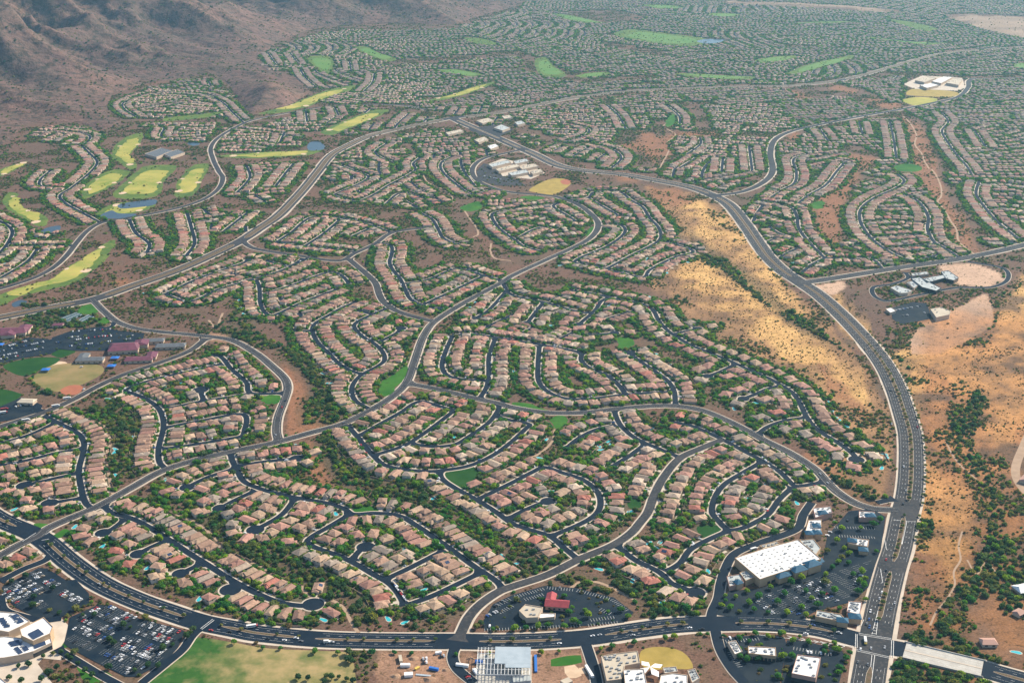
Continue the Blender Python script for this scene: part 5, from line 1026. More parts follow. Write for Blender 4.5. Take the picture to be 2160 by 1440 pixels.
def softmask(polys, amp, n=5):
    w = np.zeros(len(P2)); sc = np.clip(GY/1500, .8, 4)
    for k in range(n):
        jx = (fbm(GX/(60*sc), GY/(60*sc)+3)-.5)*4.5*amp*sc+(vnoise(GX/(14*sc)+k*7.1, GY/(14*sc)+3)-.5)*2*amp*sc; jy = (fbm(GX/(60*sc)+50, GY/(60*sc))-.5)*7*amp*sc+(vnoise(GX/(14*sc)+50, GY/(14*sc)+k*5.3)-.5)*3.2*amp*sc
        Q = np.stack([GX+jx, GY+jy], 1); m = np.zeros(len(P2), bool)
        for p in polys: m |= inpoly(Q, p)
        w += m
    return (w/n)[:, None]
A_ = lambda *c: np.array(c)
TANW = [W2('1350,395 1440,405 1520,440 1570,500 1610,560 1680,620 1740,665 1800,730 1850,790 1885,860 1890,960 1870,1050 1800,1030 1720,970 1700,900 1700,830 1640,790 1540,745 1460,700 1420,650 1380,610 1360,580 1420,540 1480,525 1410,480 1380,440')]
n1 = fbm(GX/120, GY/120)[:, None]; n2 = fbm(GX/35+40, GY/35)[:, None]; n3 = fbm(GX/9+90, GY/9, 3)[:, None]
col = A_(.122, .080, .062)*(1-n1)+A_(.172, .092, .063)*n1
col = col*(1-.45*np.clip((n2-.45)*3, 0, 1))+A_(.095, .092, .055)*.45*np.clip((n2-.45)*3, 0, 1)
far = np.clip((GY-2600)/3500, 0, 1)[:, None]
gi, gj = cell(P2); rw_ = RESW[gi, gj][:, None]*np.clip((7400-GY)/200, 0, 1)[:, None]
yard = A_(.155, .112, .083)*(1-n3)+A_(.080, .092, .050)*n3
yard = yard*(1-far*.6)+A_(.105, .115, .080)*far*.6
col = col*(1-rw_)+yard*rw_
tn = softmask(TANW, 7, 5)*.85; col = col*(1-tn)+(A_(.40, .225, .105)*np.clip(1.5-1.9*n2, 0, 1)+A_(.17, .10, .058)*np.clip(1.9*n2-.5, 0, 1))*(.7+.6*n3)*tn
g = softmask(GOLDW, 17, 9)*(1-.75*np.clip((n2-.52)*5, 0, 1)); goldc = A_(.66, .41, .155)*(1-n2)+A_(.36, .19, .08)*n2; goldc = goldc*(.7+.6*n3); col = col*(1-g)+goldc*g
r_ = softmask(REDW, 8)*.8; col = col*(1-r_)+(A_(.34, .15, .072)*(1-n3)+A_(.22, .11, .065)*n3)*r_
d_ = softmask(DENSEW, 7); col = col*(1-d_*.55)+A_(.085, .075, .045)*d_*.55
p_ = softmask(PALEW, 2, 3); col = col*(1-p_)+A_(.50, .335, .235)*(.85+.3*n2)*p_
b_ = softmask(BAREW, 4, 4); col = col*(1-b_)+A_(.27, .16, .105)*(.6+.8*n2)*b_
DES = [W2('1530,2 1640,5 1780,12 1890,20 1870,28 1760,20 1640,13 1530,8'), W2('1985,30 2080,30 2200,38 2400,60 2400,125 2160,82 2080,64 2020,46')]; q_ = softmask(DES, 20, 3); col = col*(1-q_)+(A_(.30, .21, .15)*(.55+.9*n1))*q_
# the right hand desert is warmer
wr = np.clip((pxg[:, 0]-(1900+(pxg[:, 1]-1000)*.0))/60, 0, 1)*np.clip((pxg[:, 1]-620)/60, 0, 1); wr = wr[:, None]*(1-rw_)
col = col*(1-wr*.75)+(A_(.43, .195, .072)*(1-.42*np.clip((pxg[:, 1:2]-1000)/150, 0, 1))*np.clip(1.9-2.8*n2, 0, 1)+A_(.13, .075, .046)*np.clip(2.8*n2-.9, 0, 1))*(.65+.7*n3)*wr*.75
idx = np.arange(len(rows)*len(cols)).reshape(len(rows), len(cols)); F = np.stack([idx[:-1, :-1].ravel(), idx[:-1, 1:].ravel(), idx[1:, 1:].ravel(), idx[1:, :-1].ravel()], 1)
m, t, bs = newmat('ground_soil', .95, .1); a = nd(t, 'ShaderNodeAttribute'); a.attribute_name = 'col'
c1 = mixc(t, 1.0, a.outputs['Color'], mixc(t, noise(t, .42, 4, .7, .3, .7), (.55, .55, .56), (1.38, 1.36, 1.32)), 'MULTIPLY')
c2 = mixc(t, noise(t, .13, 6, .75, .53, .62), c1, mixc(t, 1.0, c1, (.42, .46, .40), 'MULTIPLY'))
t.links.new(c2, bs.inputs['Base Color']); bp = nd(t, 'ShaderNodeBump'); bp.inputs['Distance'].default_value = .6; bp.inputs['Strength'].default_value = .5
t.links.new(noise(t, .45, 4, .6, 0, 1), bp.inputs['Height']); t.links.new(bp.outputs[0], bs.inputs['Normal']); MATS['ground_soil'] = m
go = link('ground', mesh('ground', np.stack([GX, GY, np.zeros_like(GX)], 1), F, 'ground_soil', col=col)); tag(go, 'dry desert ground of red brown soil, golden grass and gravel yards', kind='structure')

# ------------------------------------------------------------------ mountain slopes at the upper left
FOOT = W2('-700,470 -300,400 -100,345 20,300 50,262 150,258 215,275 262,262 222,236 238,196 330,172 450,156 482,178 505,214 525,240 610,222 655,196 640,168 572,146 540,122 572,98 640,68 700,54 800,50 960,52 1000,38 1090,14 1130,-10 1300,-40')
POLY = np.concatenate([FOOT, [[2500, 13000], [-9000, 13000], [-9000, FOOT[0][1]]]])
gx = np.linspace(-4600, 1500, 520); gy = np.linspace(2350, 9300, 520); MX, MY = np.meshgrid(gx, gy); Q = np.stack([MX.ravel(), MY.ravel()], 1); ins = inpoly(Q, POLY)
FD = catmull(FOOT, 40); dist = np.full(len(Q), 1e9)
for k in range(0, len(FD), 1): dist = np.minimum(dist, (Q[:, 0]-FD[k, 0])**2+(Q[:, 1]-FD[k, 1])**2)
dist = np.sqrt(dist)*np.where(ins, 1, -1)
def ridged(x, y, o=5):
    s = 0; a = .5; w = 1.0
    for i in range(o):
        n = 1-np.abs(2*vnoise(x*2**i+5*i, y*2**i+9*i)-1); n = n*n; s = s+a*n*w; w = np.clip(n*1.4, 0, 1); a *= .5
    return s
dd = np.clip(dist, 0, None); wx = fbm(Q[:, 0]/500, Q[:, 1]/500)*260; sx = Q[:, 0]*.50+Q[:, 1]*.866; sy = Q[:, 0]*.866-Q[:, 1]*.50
R1 = ridged((sx+wx)/900, (sy+wx*.6)/2300+3.3); R2 = ridged((sx-wx)/330+7, (sy+wx)/620, 4)
base = 430*(1-np.exp(-dd/1250)); amp = np.clip(dd/900, 0, 1)
hgt = base*(.35+1.0*R1)+amp*(330*(R1-.35))+np.clip(dd/350, 0, 1)*85*(R2-.35)+np.clip(dd/120, 0, 1)*8*fbm(Q[:, 0]/60, Q[:, 1]/60)
R3 = ridged((sx+wx*.4)/150+3, (sy-wx*.3)/230, 4); hgt = hgt+np.clip(dd/500, 0, 1)*52*(R3-.4)
hgt = np.where(dist > 0, np.maximum(hgt, .2*np.minimum(dd, 40)*.1), np.maximum(dist*.2, -6))
lim = np.where(dist < -60, False, True).reshape(MX.shape)
idx = np.arange(MX.size).reshape(MX.shape); ok = lim[:-1, :-1] & lim[1:, :-1] & lim[:-1, 1:] & lim[1:, 1:]
F = np.stack([idx[:-1, :-1][ok], idx[:-1, 1:][ok], idx[1:, 1:][ok], idx[1:, :-1][ok]], 1)
us = np.unique(F); mp = np.full(MX.size, -1); mp[us] = np.arange(len(us)); Vm = np.stack([Q[:, 0], Q[:, 1], hgt], 1)[us]
nn1 = fbm(Vm[:, 0]/260, Vm[:, 1]/260)[:, None]; nn2 = fbm(Vm[:, 0]/70+9, Vm[:, 1]/70)[:, None]; rr = np.clip(R1[us], 0, 1)[:, None]
mc = A_(.215, .118, .088)*(1-nn1)+A_(.128, .086, .076)*nn1; mc = mc*(1-.5*np.clip(nn2*2-.8, 0, 1))+A_(.075, .075, .05)*.5*np.clip(nn2*2-.8, 0, 1); mc = mc*(.85+.3*rr)
m, t, bs = newmat('mountain_scrub', .95, .1); a = nd(t, 'ShaderNodeAttribute'); a.attribute_name = 'col'
c1 = mixc(t, noise(t, .035, 7, .8, .48, .58), a.outputs['Color'], mixc(t, 1.0, a.outputs['Color'], (.36, .46, .40), 'MULTIPLY')); t.links.new(c1, bs.inputs['Base Color'])
bp = nd(t, 'ShaderNodeBump'); bp.inputs['Distance'].default_value = 16; bp.inputs['Strength'].default_value = .6; t.links.new(noise(t, .03, 6, .6, 0, 1), bp.inputs['Height']); t.links.new(bp.outputs[0], bs.inputs['Normal']); MATS['mountain_scrub'] = m
mo = link('mountain', mesh('mountain', Vm, mp[F], 'mountain_scrub', col=mc, smooth=True)); tag(mo, 'brown folded mountain slopes rising at the upper left', kind='structure')
MTOP = float(Vm[:, 2].max()); print('mountain top', MTOP)
insM = np.zeros((NX, NY), bool); gI, gJ = np.where(np.ones((NX//10, NY//10), bool)); 
g_ = mark_poly(np.clip(POLY, [-3290, 890], [3290, 7470]), 4)

# ------------------------------------------------------------------ swimming pools
POOL = '216,1152 422,1267 677,1091 691,1305 819,1305 854,1312 1049,1175 862,1162 1264,1200 1410,1269 1474,1211 1390,1160 1505,1191 1369,1145 1462,945 1287,920 1254,941 1372,904 1139,966 1159,930 1315,1060 1571,1075 1592,802 1412,771 1376,746 1672,855 1749,867 1765,887 1787,906 1864,964 1690,1067 1860,987 1630,847 227,842 220,947 220,1007 226,1039 297,919 52,1060 490,1015 2144,1375 271,1130 305,618 1180,560 1405,575 1340,660'
rndp = random.Random(4); hs_ = [h for h in HOUSES[:NTR] if h[1] < 2300]; rndp.shuffle(hs_)
pl = np.concatenate([pts(POOL), [proj([h[0]-math.sin(h[2])*15, h[1]+math.cos(h[2])*15]) for h in hs_[:70]]]); PXY = []
for k, (px, py) in enumerate(pl):
    c = at(px, py); best = None
    for rr_ in np.arange(0, 26, 2.0):
        for a in np.arange(0, 6.28, .5):
            q = c+rr_*np.array([math.cos(a), math.sin(a)]); i, j = cell(rect_pts(q, np.array([1, 0]), np.array([0, 1]), 5.0, 3.4))
            if not (OCC[i, j] & 7).any(): best = q; break
        if best is not None: break
    if best is not None:
        PXY.append(best); mark_disc(best, 5.5, 4)
nl = sorted(NEAR); NHX = HX[nl]
usedh = {}
for q in PXY:
    o = empty('swimming_pool', (*q, 0), rndp.uniform(0, 3.1)); pq = proj(q); dn = np.linalg.norm(NHX-q, axis=1); o_h = None
    for hi_ in np.argsort(dn)[:6]:
        if nl[hi_] not in usedh and dn[hi_] < 45: o_h = nl[hi_]; usedh[o_h] = 1; break
    lab = ('pool by the house %s, %s, %s' % HLAB[o_h]) if o_h is not None else None
    if lab is None or len(lab.split()) > 16:
        r = sum(1 for z in PXY if proj(z)[1] < pq[1]); lab = 'turquoise back yard pool, %s pool counting down from the top' % ordn(r)
    tag(o, lab, 'pool', 'back yard pools')
    k = 18; a = np.arange(k)*2*math.pi/k; rr_ = 1+.18*np.cos(2*a+.6)+.10*np.cos(3*a); X = 4.2*rr_*np.cos(a); Y = 2.5*rr_*np.sin(a)
    link('coping', mesh('coping', np.concatenate([np.stack([X*1.22, Y*1.3, np.full(k, .0)], 1), np.stack([X*1.22, Y*1.3, np.full(k, .14)], 1)]), [tuple(range(k, 2*k))]+[(i, (i+1) % k, k+(i+1) % k, k+i) for i in range(k)], 'concrete'), o)
    link('water', mesh('water', np.stack([X, Y, np.full(k, .17)], 1), [tuple(range(k))], 'pool_water'), o)

# ------------------------------------------------------------------ cars
def car_body(kind=0):
    L, Wd, H = [(4.6, 1.85, 1.45), (4.9, 1.95, 1.75), (5.6, 2.0, 1.9)][kind]; m = MB(); l, w = L/2, Wd/2
    hb = .85 if kind == 0 else 1.0
    prof = [(-l, .35), (-l+.1, hb-.08), (-l*.55, hb), (l*.38, hb), (l-.15, hb-.18), (l, .35)]
    V = [(x, -w+.04, z) for x, z in prof]+[(x, w-.04, z) for x, z in prof]; n = len(prof)
    m.add(V, [tuple(range(n))[::-1], tuple(range(n, 2*n))]+[(i, (i+1) % n, n+(i+1) % n, n+i) for i in range(n)][::1])
    a, b = (-l*.62, l*.28) if kind else (-l*.5, l*.2)
    m.box(a+.35, b-.45, -w+.28, w-.28, H-.08, H)        # roof panel
    g = MB(); V = [(a-.1, -w+.1, hb-.03), (b+.35, -w+.1, hb-.03), (b+.35, w-.1, hb-.03), (a-.1, w-.1, hb-.03), (a+.32, -w+.25, H-.05), (b-.4, -w+.25, H-.05), (b-.4, w-.25, H-.05), (a+.32, w-.25, H-.05)]
    g.add(V, [(4, 5, 6, 7), (0, 1, 5, 4), (1, 2, 6, 5), (2, 3, 7, 6), (3, 0, 4, 7)])
    t = MB()
    for x in (-l*.62, l*.6):
        for y in (-w+.1, w-.1):
            k = 8; c = [(x+.33*math.cos(q*6.283/k), .33+.33*math.sin(q*6.283/k)) for q in range(k)]
            t.add([(p[0], y-.12, p[1]) for p in c]+[(p[0], y+.12, p[1]) for p in c], [tuple(range(k)), tuple(range(k, 2*k))[::-1]]+[(i, k+i, k+(i+1) % k, (i+1) % k) for i in range(k)])
    return m.mesh('body', 'car_paint'), g.mesh('window', 'glass_dark'), t.mesh('wheels', 'tyre')
CARM = [car_body(0), car_body(1), car_body(2)]
CARC = [('white', (.74, .75, .76), .25), ('silver', (.42, .43, .44), .22), ('black', (.015, .016, .018), .18), ('grey', (.13, .135, .14), .14), ('red', (.42, .03, .03), .08), ('blue', (.03, .08, .25), .05), ('tan', (.38, .30, .20), .03)]
rc = random.Random(21); CARN = [0]
def put_car(p, ang, label, z, group, kind=None, color=None):
    kind = rc.choices([0, 1, 2], [.5, .42, .08])[0] if kind is None else kind
    cn, cc, _ = rc.choices(CARC, [q[2] for q in CARC])[0] if color is None else next(q for q in CARC if q[0] == color)
    o = tag(empty('car', (p[0], p[1], z), ang+(math.pi if rc.random() < .5 else 0)), label % cn, 'car', group)
    b = link('body', CARM[kind][0], o); b.color = (*cc, 1); link('window', CARM[kind][1], o); link('wheels', CARM[kind][2], o); CARN[0] += 1
ROWS = [  # trace in crop pixels of the lower left tile (x/4, 1080+y/4), fill, phrase
 ('885,800 1145,912', .62, 'top row of the lower school lot'), ('785,822 1040,955', .85, 'second row of the lower school lot'), ('680,888 990,1030', .8, 'third row of the lower school lot'), ('640,970 930,1105', .6, 'fourth row of the lower school lot'),
 ('595,1055 815,1165', .6, 'lower left row of the lower school lot'), ('1195,935 1525,1035', .6, 'top right row of the lower school lot'), ('1150,1000 1475,1105', .8, 'second right row of the lower school lot'), ('1045,1060 1400,1190', .75, 'middle right row of the lower school lot'),
 ('935,1105 1385,1260', .75, 'long middle row of the lower school lot'), ('865,1175 1255,1315', .75, 'long lower row of the lower school lot'), ('880,1262 1130,1360', .6, 'bottom row of the lower school lot'),
 ('290,500 345,560', .9, 'top short row of the upper school lot'), ('195,575 385,690', .9, 'middle row of the upper school lot'), ('395,580 480,630', .9, 'right short row of the upper school lot'), ('105,620 275,725', .85, 'long row of the upper school lot'), ('20,665 210,780', .7, 'left row of the upper school lot'), ('520,675 690,770', .7, 'right row of the upper school lot'), ('315,765 390,810', .5, 'lower row of the upper school lot')]
stall = RB()
for tr, fill, ph in ROWS:
    q = pts(tr)/4+np.array([0, 1080]); A, B = at(q[0, 0], q[0, 1]), at(q[1, 0], q[1, 1]); L = np.linalg.norm(B-A); u = (B-A)/L; n = np.array([-u[1], u[0]]); ang = math.atan2(n[1], n[0])
    cands = []
    for sd in (-1, 1):
        for k in range(int(L/3.0)):
            p = A+u*(k+.5)*3.0+n*sd*2.7; stall.quad(A+u*k*3.0+n*sd*.2, A+u*k*3.0+n*sd*5.2, .09, .56)
            if rc.random() < fill*.6: cands.append((sd, k, p))
    for sd, nm in ((1, 'back'), (-1, 'front')):
        for r, (s_, k, p) in enumerate([c for c in cands if c[0] == sd]): put_car(p+u*rc.uniform(-.15, .15), ang+rc.uniform(-.04, .04), '%s'+' car, %s from left, %s line, %s' % (ordn(r), nm, ph), .47, 'cars parked at the lower left school')
# store car park: rows perpendicular to the shop front
f0, f1, fd = at(1612, 1246), at(1738, 1206), None; u = (f1-f0)/np.linalg.norm(f1-f0); dn_ = np.array([u[1], -u[0]]); dn_ = dn_ if dn_[1] < 0 else -dn_; LP_ = LOTW[2]
for r in range(-1, 9):
    base = f0+u*(r*16.5); cnt = 0; a_ = math.atan2(u[1], u[0])
    for k in range(16):
        for sd in (-1, 1):
            p = base+dn_*(8+k*3.0)+u*sd*2.7; pp = proj(p)
            if not inpoly(p[None], inset(LP_, 6))[0] or (pp[0] > 1715 and pp[1] > 1270): continue
            i, j = cell(p)
            stall.quad(base+dn_*(6.5+k*3)+u*sd*.2, base+dn_*(6.5+k*3)+u*sd*5.2, .10, .56)
            if rc.random() < (.34 if 1 < r < 8 else .2) and CARN[0] < 262: put_car(p, a_+rc.uniform(-.05, .05), '%s'+' car, %s from the shop front in lane %s of the store car park' % (ordn(cnt), ['minus', 'one', 'two', 'three', 'four', 'five', 'six', 'seven', 'eight', 'nine', 'ten'][r+1] if r >= 0 else 'zero'), .47, 'cars at the store'); cnt += 1
for tr in ('1085,1256 1150,1238', '1155,1237 1215,1242', '1220,1243 1295,1262', '1296,1263 1334,1291', '1105,1262 1148,1250', '1240,1316 1312,1309', '1245,1305 1300,1298', '1270,1283 1300,1296', '1022,1326 1235,1316', '1040,1278 1078,1258', '1050,1290 1085,1272', '1530,1350 1610,1343', '1675,1364 1760,1379', '1545,1375 1570,1410', '1760,1110 1850,1112', '1770,1128 1850,1132'):
    q = pts(tr); A, B = at(*q[0]), at(*q[1]); L = np.linalg.norm(B-A); u = (B-A)/L; n = np.array([u[1], -u[0]]); n = n if n[1] < 0 else -n
    for k in range(int(L/2.9)): stall.quad(A+u*k*2.9, A+u*k*2.9+n*5.2, .22, .56)
tag(link('road_marking', stall.build('road_marking', 'paint_white')), 'white stall lines painted on the car parks', kind='structure')
ROADCAR = [('A1', '210,1233 445,1330 340,1282 485,1333 565,1348 600,1351 635,1353 625,1347 700,1355 865,1355 1180,1358 1250,1342 1265,1340 1335,1341 1370,1323 1455,1325 1480,1328 1330,1333 1715,1319 1770,1336 1700,1338', 'the lower boulevard'),
           ('A2', '1869,1181 1855,1263 1833,1307 1828,1317 1834,1323 1840,1330 1869,1204 1836,1290 1887,1272 1880,1285 1881,895 1935,902 1906,985 1911,1035 1905,1064 1879,825 1826,738 1860,1250 1830,1402 1810,1397 1837,1368 1815,1370 1866,1366', 'the right avenue'),
           ('C1', '726,893 172,775', 'the long collector'), ('C2', '602,846 582,918 595,860', 'the loop collector'), ('C4', '1730,1000 1746,1020', 'the arc road'), ('C3', '177,822 60,886 33,893', 'the school collector')]
for key, tr, ph in ROADCAR:
    P = MAINP[key]; T = np.gradient(P, axis=0); q = pts(tr); o_ = np.argsort(q[:, 0]) if key == 'A1' else np.argsort(-q[:, 1])
    for r, k in enumerate(o_):
        p = at(*q[k]); i = np.linalg.norm(P-p, axis=1).argmin(); put_car(p, math.atan2(T[i, 1], T[i, 0]), '%s'+' car driving on %s, %s from the %s' % (ph, ordn(r), 'left' if key == 'A1' else 'bottom'), .67, 'cars on the roads')
# a few vans and the school bus
def bus(px, py, ang, cab, lab, L=10.5, roofm='paint_white', z=.67):
    p = at(px, py); o = tag(empty('bus', (*p, z), ang), lab, 'bus'); link('body', MB().box(-L/2, L/2-1.6, -1.25, 1.25, .5, 3.0).mesh('body', roofm), o); link('cab', MB().box(L/2-1.6, L/2, -1.2, 1.2, .5, 2.0).mesh('cab', cab), o)
    link('window', MB().box(-L/2+.5, L/2-2, -1.29, 1.29, 1.7, 2.4).mesh('window', 'glass_dark'), o)
    for x in (-L/2+2, L/2-2): link('wheel', MB().box(x-.5, x+.5, -1.27, 1.27, 0, .9).mesh('wheel', 'tyre'), o)
bus(1825, 1354, -1.75, 'paint_yellow', 'white roofed bus with orange front crossing the big junction')
bus(532, 1323, .25, 'red_roof', 'white and red bus on the boulevard', 11)
bus(55, 888, .42, 'paint_white', 'white bus parked along the school collector, left one'); bus(118, 858, .42, 'paint_white', 'white bus parked along the school collector, middle one'); bus(142, 842, .42, 'paint_white', 'white bus parked along the school collector, right one')
bus(1590, 1160, .5, 'paint_white', 'white delivery lorry behind the store', 9, z=.4); bus(10, 865, .4, 'red_roof', 'red and white bus in the left bus yard', 10, 'red_roof'); bus(8, 872, .4, 'red_roof', 'white bus beside the red bus in the left yard', 10)
bus(690, 1356, .05, 'paint_white', 'white van with box body on the boulevard', 6.5)
print('cars', CARN[0])
# many smaller cars in other lots and kerbsides: one mass
VV, FF, CC, off = [], [], [], 0
def mass_car(p, ang, z):
    global off
    me = MB(); me.box(-2.3, 2.3, -.9, .9, .3, .9).box(-1.3, .9, -.75, .75, .9, 1.45); c, s_ = math.cos(ang), math.sin(ang); V = np.array(me.V)
    cc = np.array(rc.choices(CARC, [q[2] for q in CARC])[0][1]); VV.append(np.stack([p[0]+V[:, 0]*c-V[:, 1]*s_, p[1]+V[:, 0]*s_+V[:, 1]*c, V[:, 2]+z], 1))
    C_ = np.tile(cc, (16, 1)); C_[8:12] = .05; CC.append(C_); FF.extend([tuple(i+off for i in f) for f in me.F]); off += 16
for tr, fill in (('1040,1282 1072,1262', .7), ('1028,1300 1060,1285', .7), ('1020,1320 1050,1322', .4), ('1150,1238 1210,1243', .1), ('1545,1372 1575,1405', .5), ('1540,1346 1600,1342', .3), ('115,724 250,705', .5), ('130,733 280,715', .5), ('150,700 240,695', .5), ('0,742 100,720', .6), ('0,752 105,732', .6), ('-20,762 60,748', .5), ('20,730 70,716', .6), ('140,712 290,708', .4), ('1890,655 1950,645', .5), ('1895,668 1955,660', .5), ('1020,372 1060,380', .5), ('1760,1100 1800,1098', .3), ('1800,1240 1822,1205', .4), ('1690,1375 1770,1382', .25), ('1745,1130 1760,1112', .3), ('20,862 60,852', .7), ('893,1390 912,1388', .8), ('893,1398 912,1396', .7), ('930,1385 945,1382', .8), ('985,1425 995,1440', .6)):
    q = pts(tr); A, B = at(*q[0]), at(*q[1]); L = np.linalg.norm(B-A); u = (B-A)/L; n = np.array([-u[1], u[0]])
    for k in range(int(L/3)):
        if rc.random() < fill: mass_car(A+u*k*3, math.atan2(n[1], n[0]), .47)
for key, (P, st_, ph) in STREETS.items():
    if P[:, 1].mean() > 2400 or key in ('C5h', 'C1h'): continue
    s = arclen(P); N = normals(P)
    for t in np.arange(12, s[-1]-10, 7):
        if rc.random() < .05:
            sd = rc.choice((-1, 1)); c = np.array([np.interp(t, s, P[:, 0]), np.interp(t, s, P[:, 1])]); n = np.array([np.interp(t, s, N[:, 0]), np.interp(t, s, N[:, 1])]); mass_car(c+n*sd*3.4, math.atan2(-n[0], n[1]), .45)
for i in range(NTR):
    x, y, ang_, v, ci_, sh_, key, side, s_0, fl = HOUSES[i]
    if y > 2300 or rc.random() > .34: continue
    G0 = VAR[v][1]; gm = (G0[0]+G0[1])/2*(-1 if fl else 1)+rc.choice((-1.2, 1.2)); b0 = G0[2]-3.0; mass_car((x+gm*math.cos(ang_)-b0*math.sin(ang_), y+gm*math.sin(ang_)+b0*math.cos(ang_)), ang_+math.pi/2, .05)
for t in np.arange(0, 60, 5.2): a, b = at(828, 1230), at(857, 1268); p = a+(b-a)*t/60; mass_car(p, math.atan2(*(b-a)[::-1]), .45)
tag(link('parked_cars', mesh('parked_cars', np.concatenate(VV), FF, 'car_attr', col=np.concatenate(CC))), 'many small parked cars along kerbs and in the farther car parks', 'cars', kind='stuff')

# ------------------------------------------------------------------ trees
def blob(c, r, rn, nu=8, nv=5):
    V, F = [], []
    V.append((c[0], c[1], c[2]+r[2]))
    for j in range(1, nv):
        th = math.pi*j/nv
        for i in range(nu):
            a = 2*math.pi*(i+.5*(j % 2))/nu; k = rn.uniform(.78, 1.18); V.append((c[0]+r[0]*k*math.sin(th)*math.cos(a), c[1]+r[1]*k*math.sin(th)*math.sin(a), c[2]+r[2]*k*math.cos(th)))
    V.append((c[0], c[1], c[2]-r[2])); b = len(V)-1
    for i in range(nu): F.append((0, 1+i, 1+(i+1) % nu)); F.append((b, b-nu+(i+1) % nu, b-nu+i))
    for j in range(nv-2):
        for i in range(nu): p = 1+j*nu; F.append((p+i, p+nu+i, p+nu+(i+1) % nu, p+(i+1) % nu))
    return V, F
def crown_mesh(name, seed, m, lobes=5, leaves=150, flat=.75, loose=1.0):
    rn = random.Random(seed); mb = MB(); L = []
    for k in range(lobes):
        a = 2*math.pi*k/lobes+rn.uniform(-.5, .5); d = rn.uniform(.28, .55) if k else .05; r = rn.uniform(.42, .62) if k else .66
        c = (d*math.cos(a), d*math.sin(a), rn.uniform(-.16, .2)*flat+(.12 if k == 0 else 0)); rr_ = (r, r*rn.uniform(.85, 1.1), r*flat); L.append((c, rr_)); mb.add(*blob(c, tuple(q*.86 for q in rr_), rn))
    for q in range(leaves):
        c, r = rn.choice(L); z = rn.uniform(-.6, 1); a = rn.uniform(0, 6.283); s = math.sqrt(max(0, 1-z*z)); k = rn.uniform(.82, 1.12*loose)
        p = np.array([c[0]+r[0]*k*s*math.cos(a), c[1]+r[1]*k*s*math.sin(a), c[2]+r[2]*k*z]); e = rn.uniform(.10, .19)
        x = np.array([rn.gauss(0, 1) for _ in range(3)]); x /= np.linalg.norm(x); y = np.cross(x, [rn.gauss(0, 1) for _ in range(3)]); y /= np.linalg.norm(y)+1e-9
        mb.add([p-x*e-y*e*.6, p+x*e-y*e*.6, p+x*e*.7+y*e*.8, p-x*e*.7+y*e*.7], [(0, 1, 2, 3)])
    V = np.array(mb.V); lo = V[:, 2].min(); mb.V = [(v[0], v[1], v[2]-lo) for v in mb.V]
    return mb.mesh(name, m)
PROTO = bpy.data.collections.new('plant_prototypes')
def proto(i, me): o = bpy.data.objects.new('p%02d_plant' % i, me); PROTO.objects.link(o); return o
CR = {'yard': [crown_mesh('crown', 10+k, 'leaf_yard', 5+k % 2, 150, .8) for k in range(3)], 'desert': [crown_mesh('crown', 30+k, 'leaf_desert', 5, 150, .7, 1.15) for k in range(3)], 'dark': [crown_mesh('crown', 50+k, 'leaf_dark', 5, 130, .85) for k in range(2)], 'scrub': [crown_mesh('crown', 70+k, 'leaf_scrub', 4, 70, .6, 1.2) for k in range(2)]}
KIDX = {}; n_ = 0
for kd in ('yard', 'desert', 'dark', 'scrub'):
    KIDX[kd] = []
    for me in CR[kd]: proto(n_, me); KIDX[kd].append(n_); n_ += 1
TRUNK = MB()
k8 = 6
TRUNK.add([(.09*math.cos(i*6.283/k8), .09*math.sin(i*6.283/k8), 0) for i in range(k8)]+[(.05*math.cos(i*6.283/k8), .05*math.sin(i*6.283/k8), .9) for i in range(k8)], [(i, (i+1) % k8, k8+(i+1) % k8, k8+i) for i in range(k8)])
for a in (.4, 2.5, 4.6): TRUNK.add([(0.03, 0, .6), (-.03, .02, .6), (.45*math.cos(a), .45*math.sin(a), 1.15), (.0, .03, .66)], [(0, 1, 2), (1, 3, 2), (3, 0, 2)])
TRUNKM = TRUNK.mesh('trunk', 'trunk'); rt = random.Random(5); TN = [0]; TREEP = []
def put_tree(p, r, kd, label, group, z=0.0):
    o = tag(empty('tree', (p[0], p[1], z), rt.uniform(0, 6.28)), label, 'tree', group); o.scale = (r, r, r*rt.uniform(.95, 1.2))
    link('trunk', TRUNKM, o); link('crown', rt.choice(CR[kd]), o, (0, 0, .45)); TN[0] += 1; TREEP.append((*p, r))
def along(P, t): s = arclen(P); return np.array([np.interp(t, s, P[:, 0]), np.interp(t, s, P[:, 1])])
# boulevard median and verges
P = MAINP['A1']; s = arclen(P); N = normals(P); gaps = [q for q in MAIN if q[0] == 'A1'][0][3]; c_ = {}
def rowtrees(name, ts, off, r, kd, ph, P, frm, gaps, jit=.5, z=0.0):
    k = 0
    for t in ts:
        i = np.searchsorted(arclen(P), t).clip(0, len(P)-1); p = P[i]+normals(P)[i]*(off+rt.uniform(-jit, jit)); pp = proj(p)
        if any(np.linalg.norm(p-at(gx, gy)) < gr*1.05+2 for gx, gy, gr in gaps) or not (0 < pp[0] < 2160 and pp[1] < 1440): continue
        put_tree(p, r*rt.uniform(.75, 1.3), kd, '%s tree from the %s %s' % (ordn(k), frm, ph), name, z); k += 1
rowtrees('trees on the boulevard median', np.arange(30, s[-1]-30, 24)+np.array([rt.uniform(-7, 7) for _ in np.arange(30, s[-1]-30, 24)]), 0, 2.1, 'desert', 'along the median of the lower boulevard', P, 'left', gaps, .5, .7)
rowtrees('trees below the boulevard', [t+rt.uniform(-9, 9) for t in np.arange(470, s[-1]-90, 23)], -22, 2.9, 'yard', 'in the verge below the boulevard', P, 'left', gaps, 2.5)
P = MAINP['A2']; s = arclen(P); g2 = [q for q in MAIN if q[0] == 'A2'][0][3]
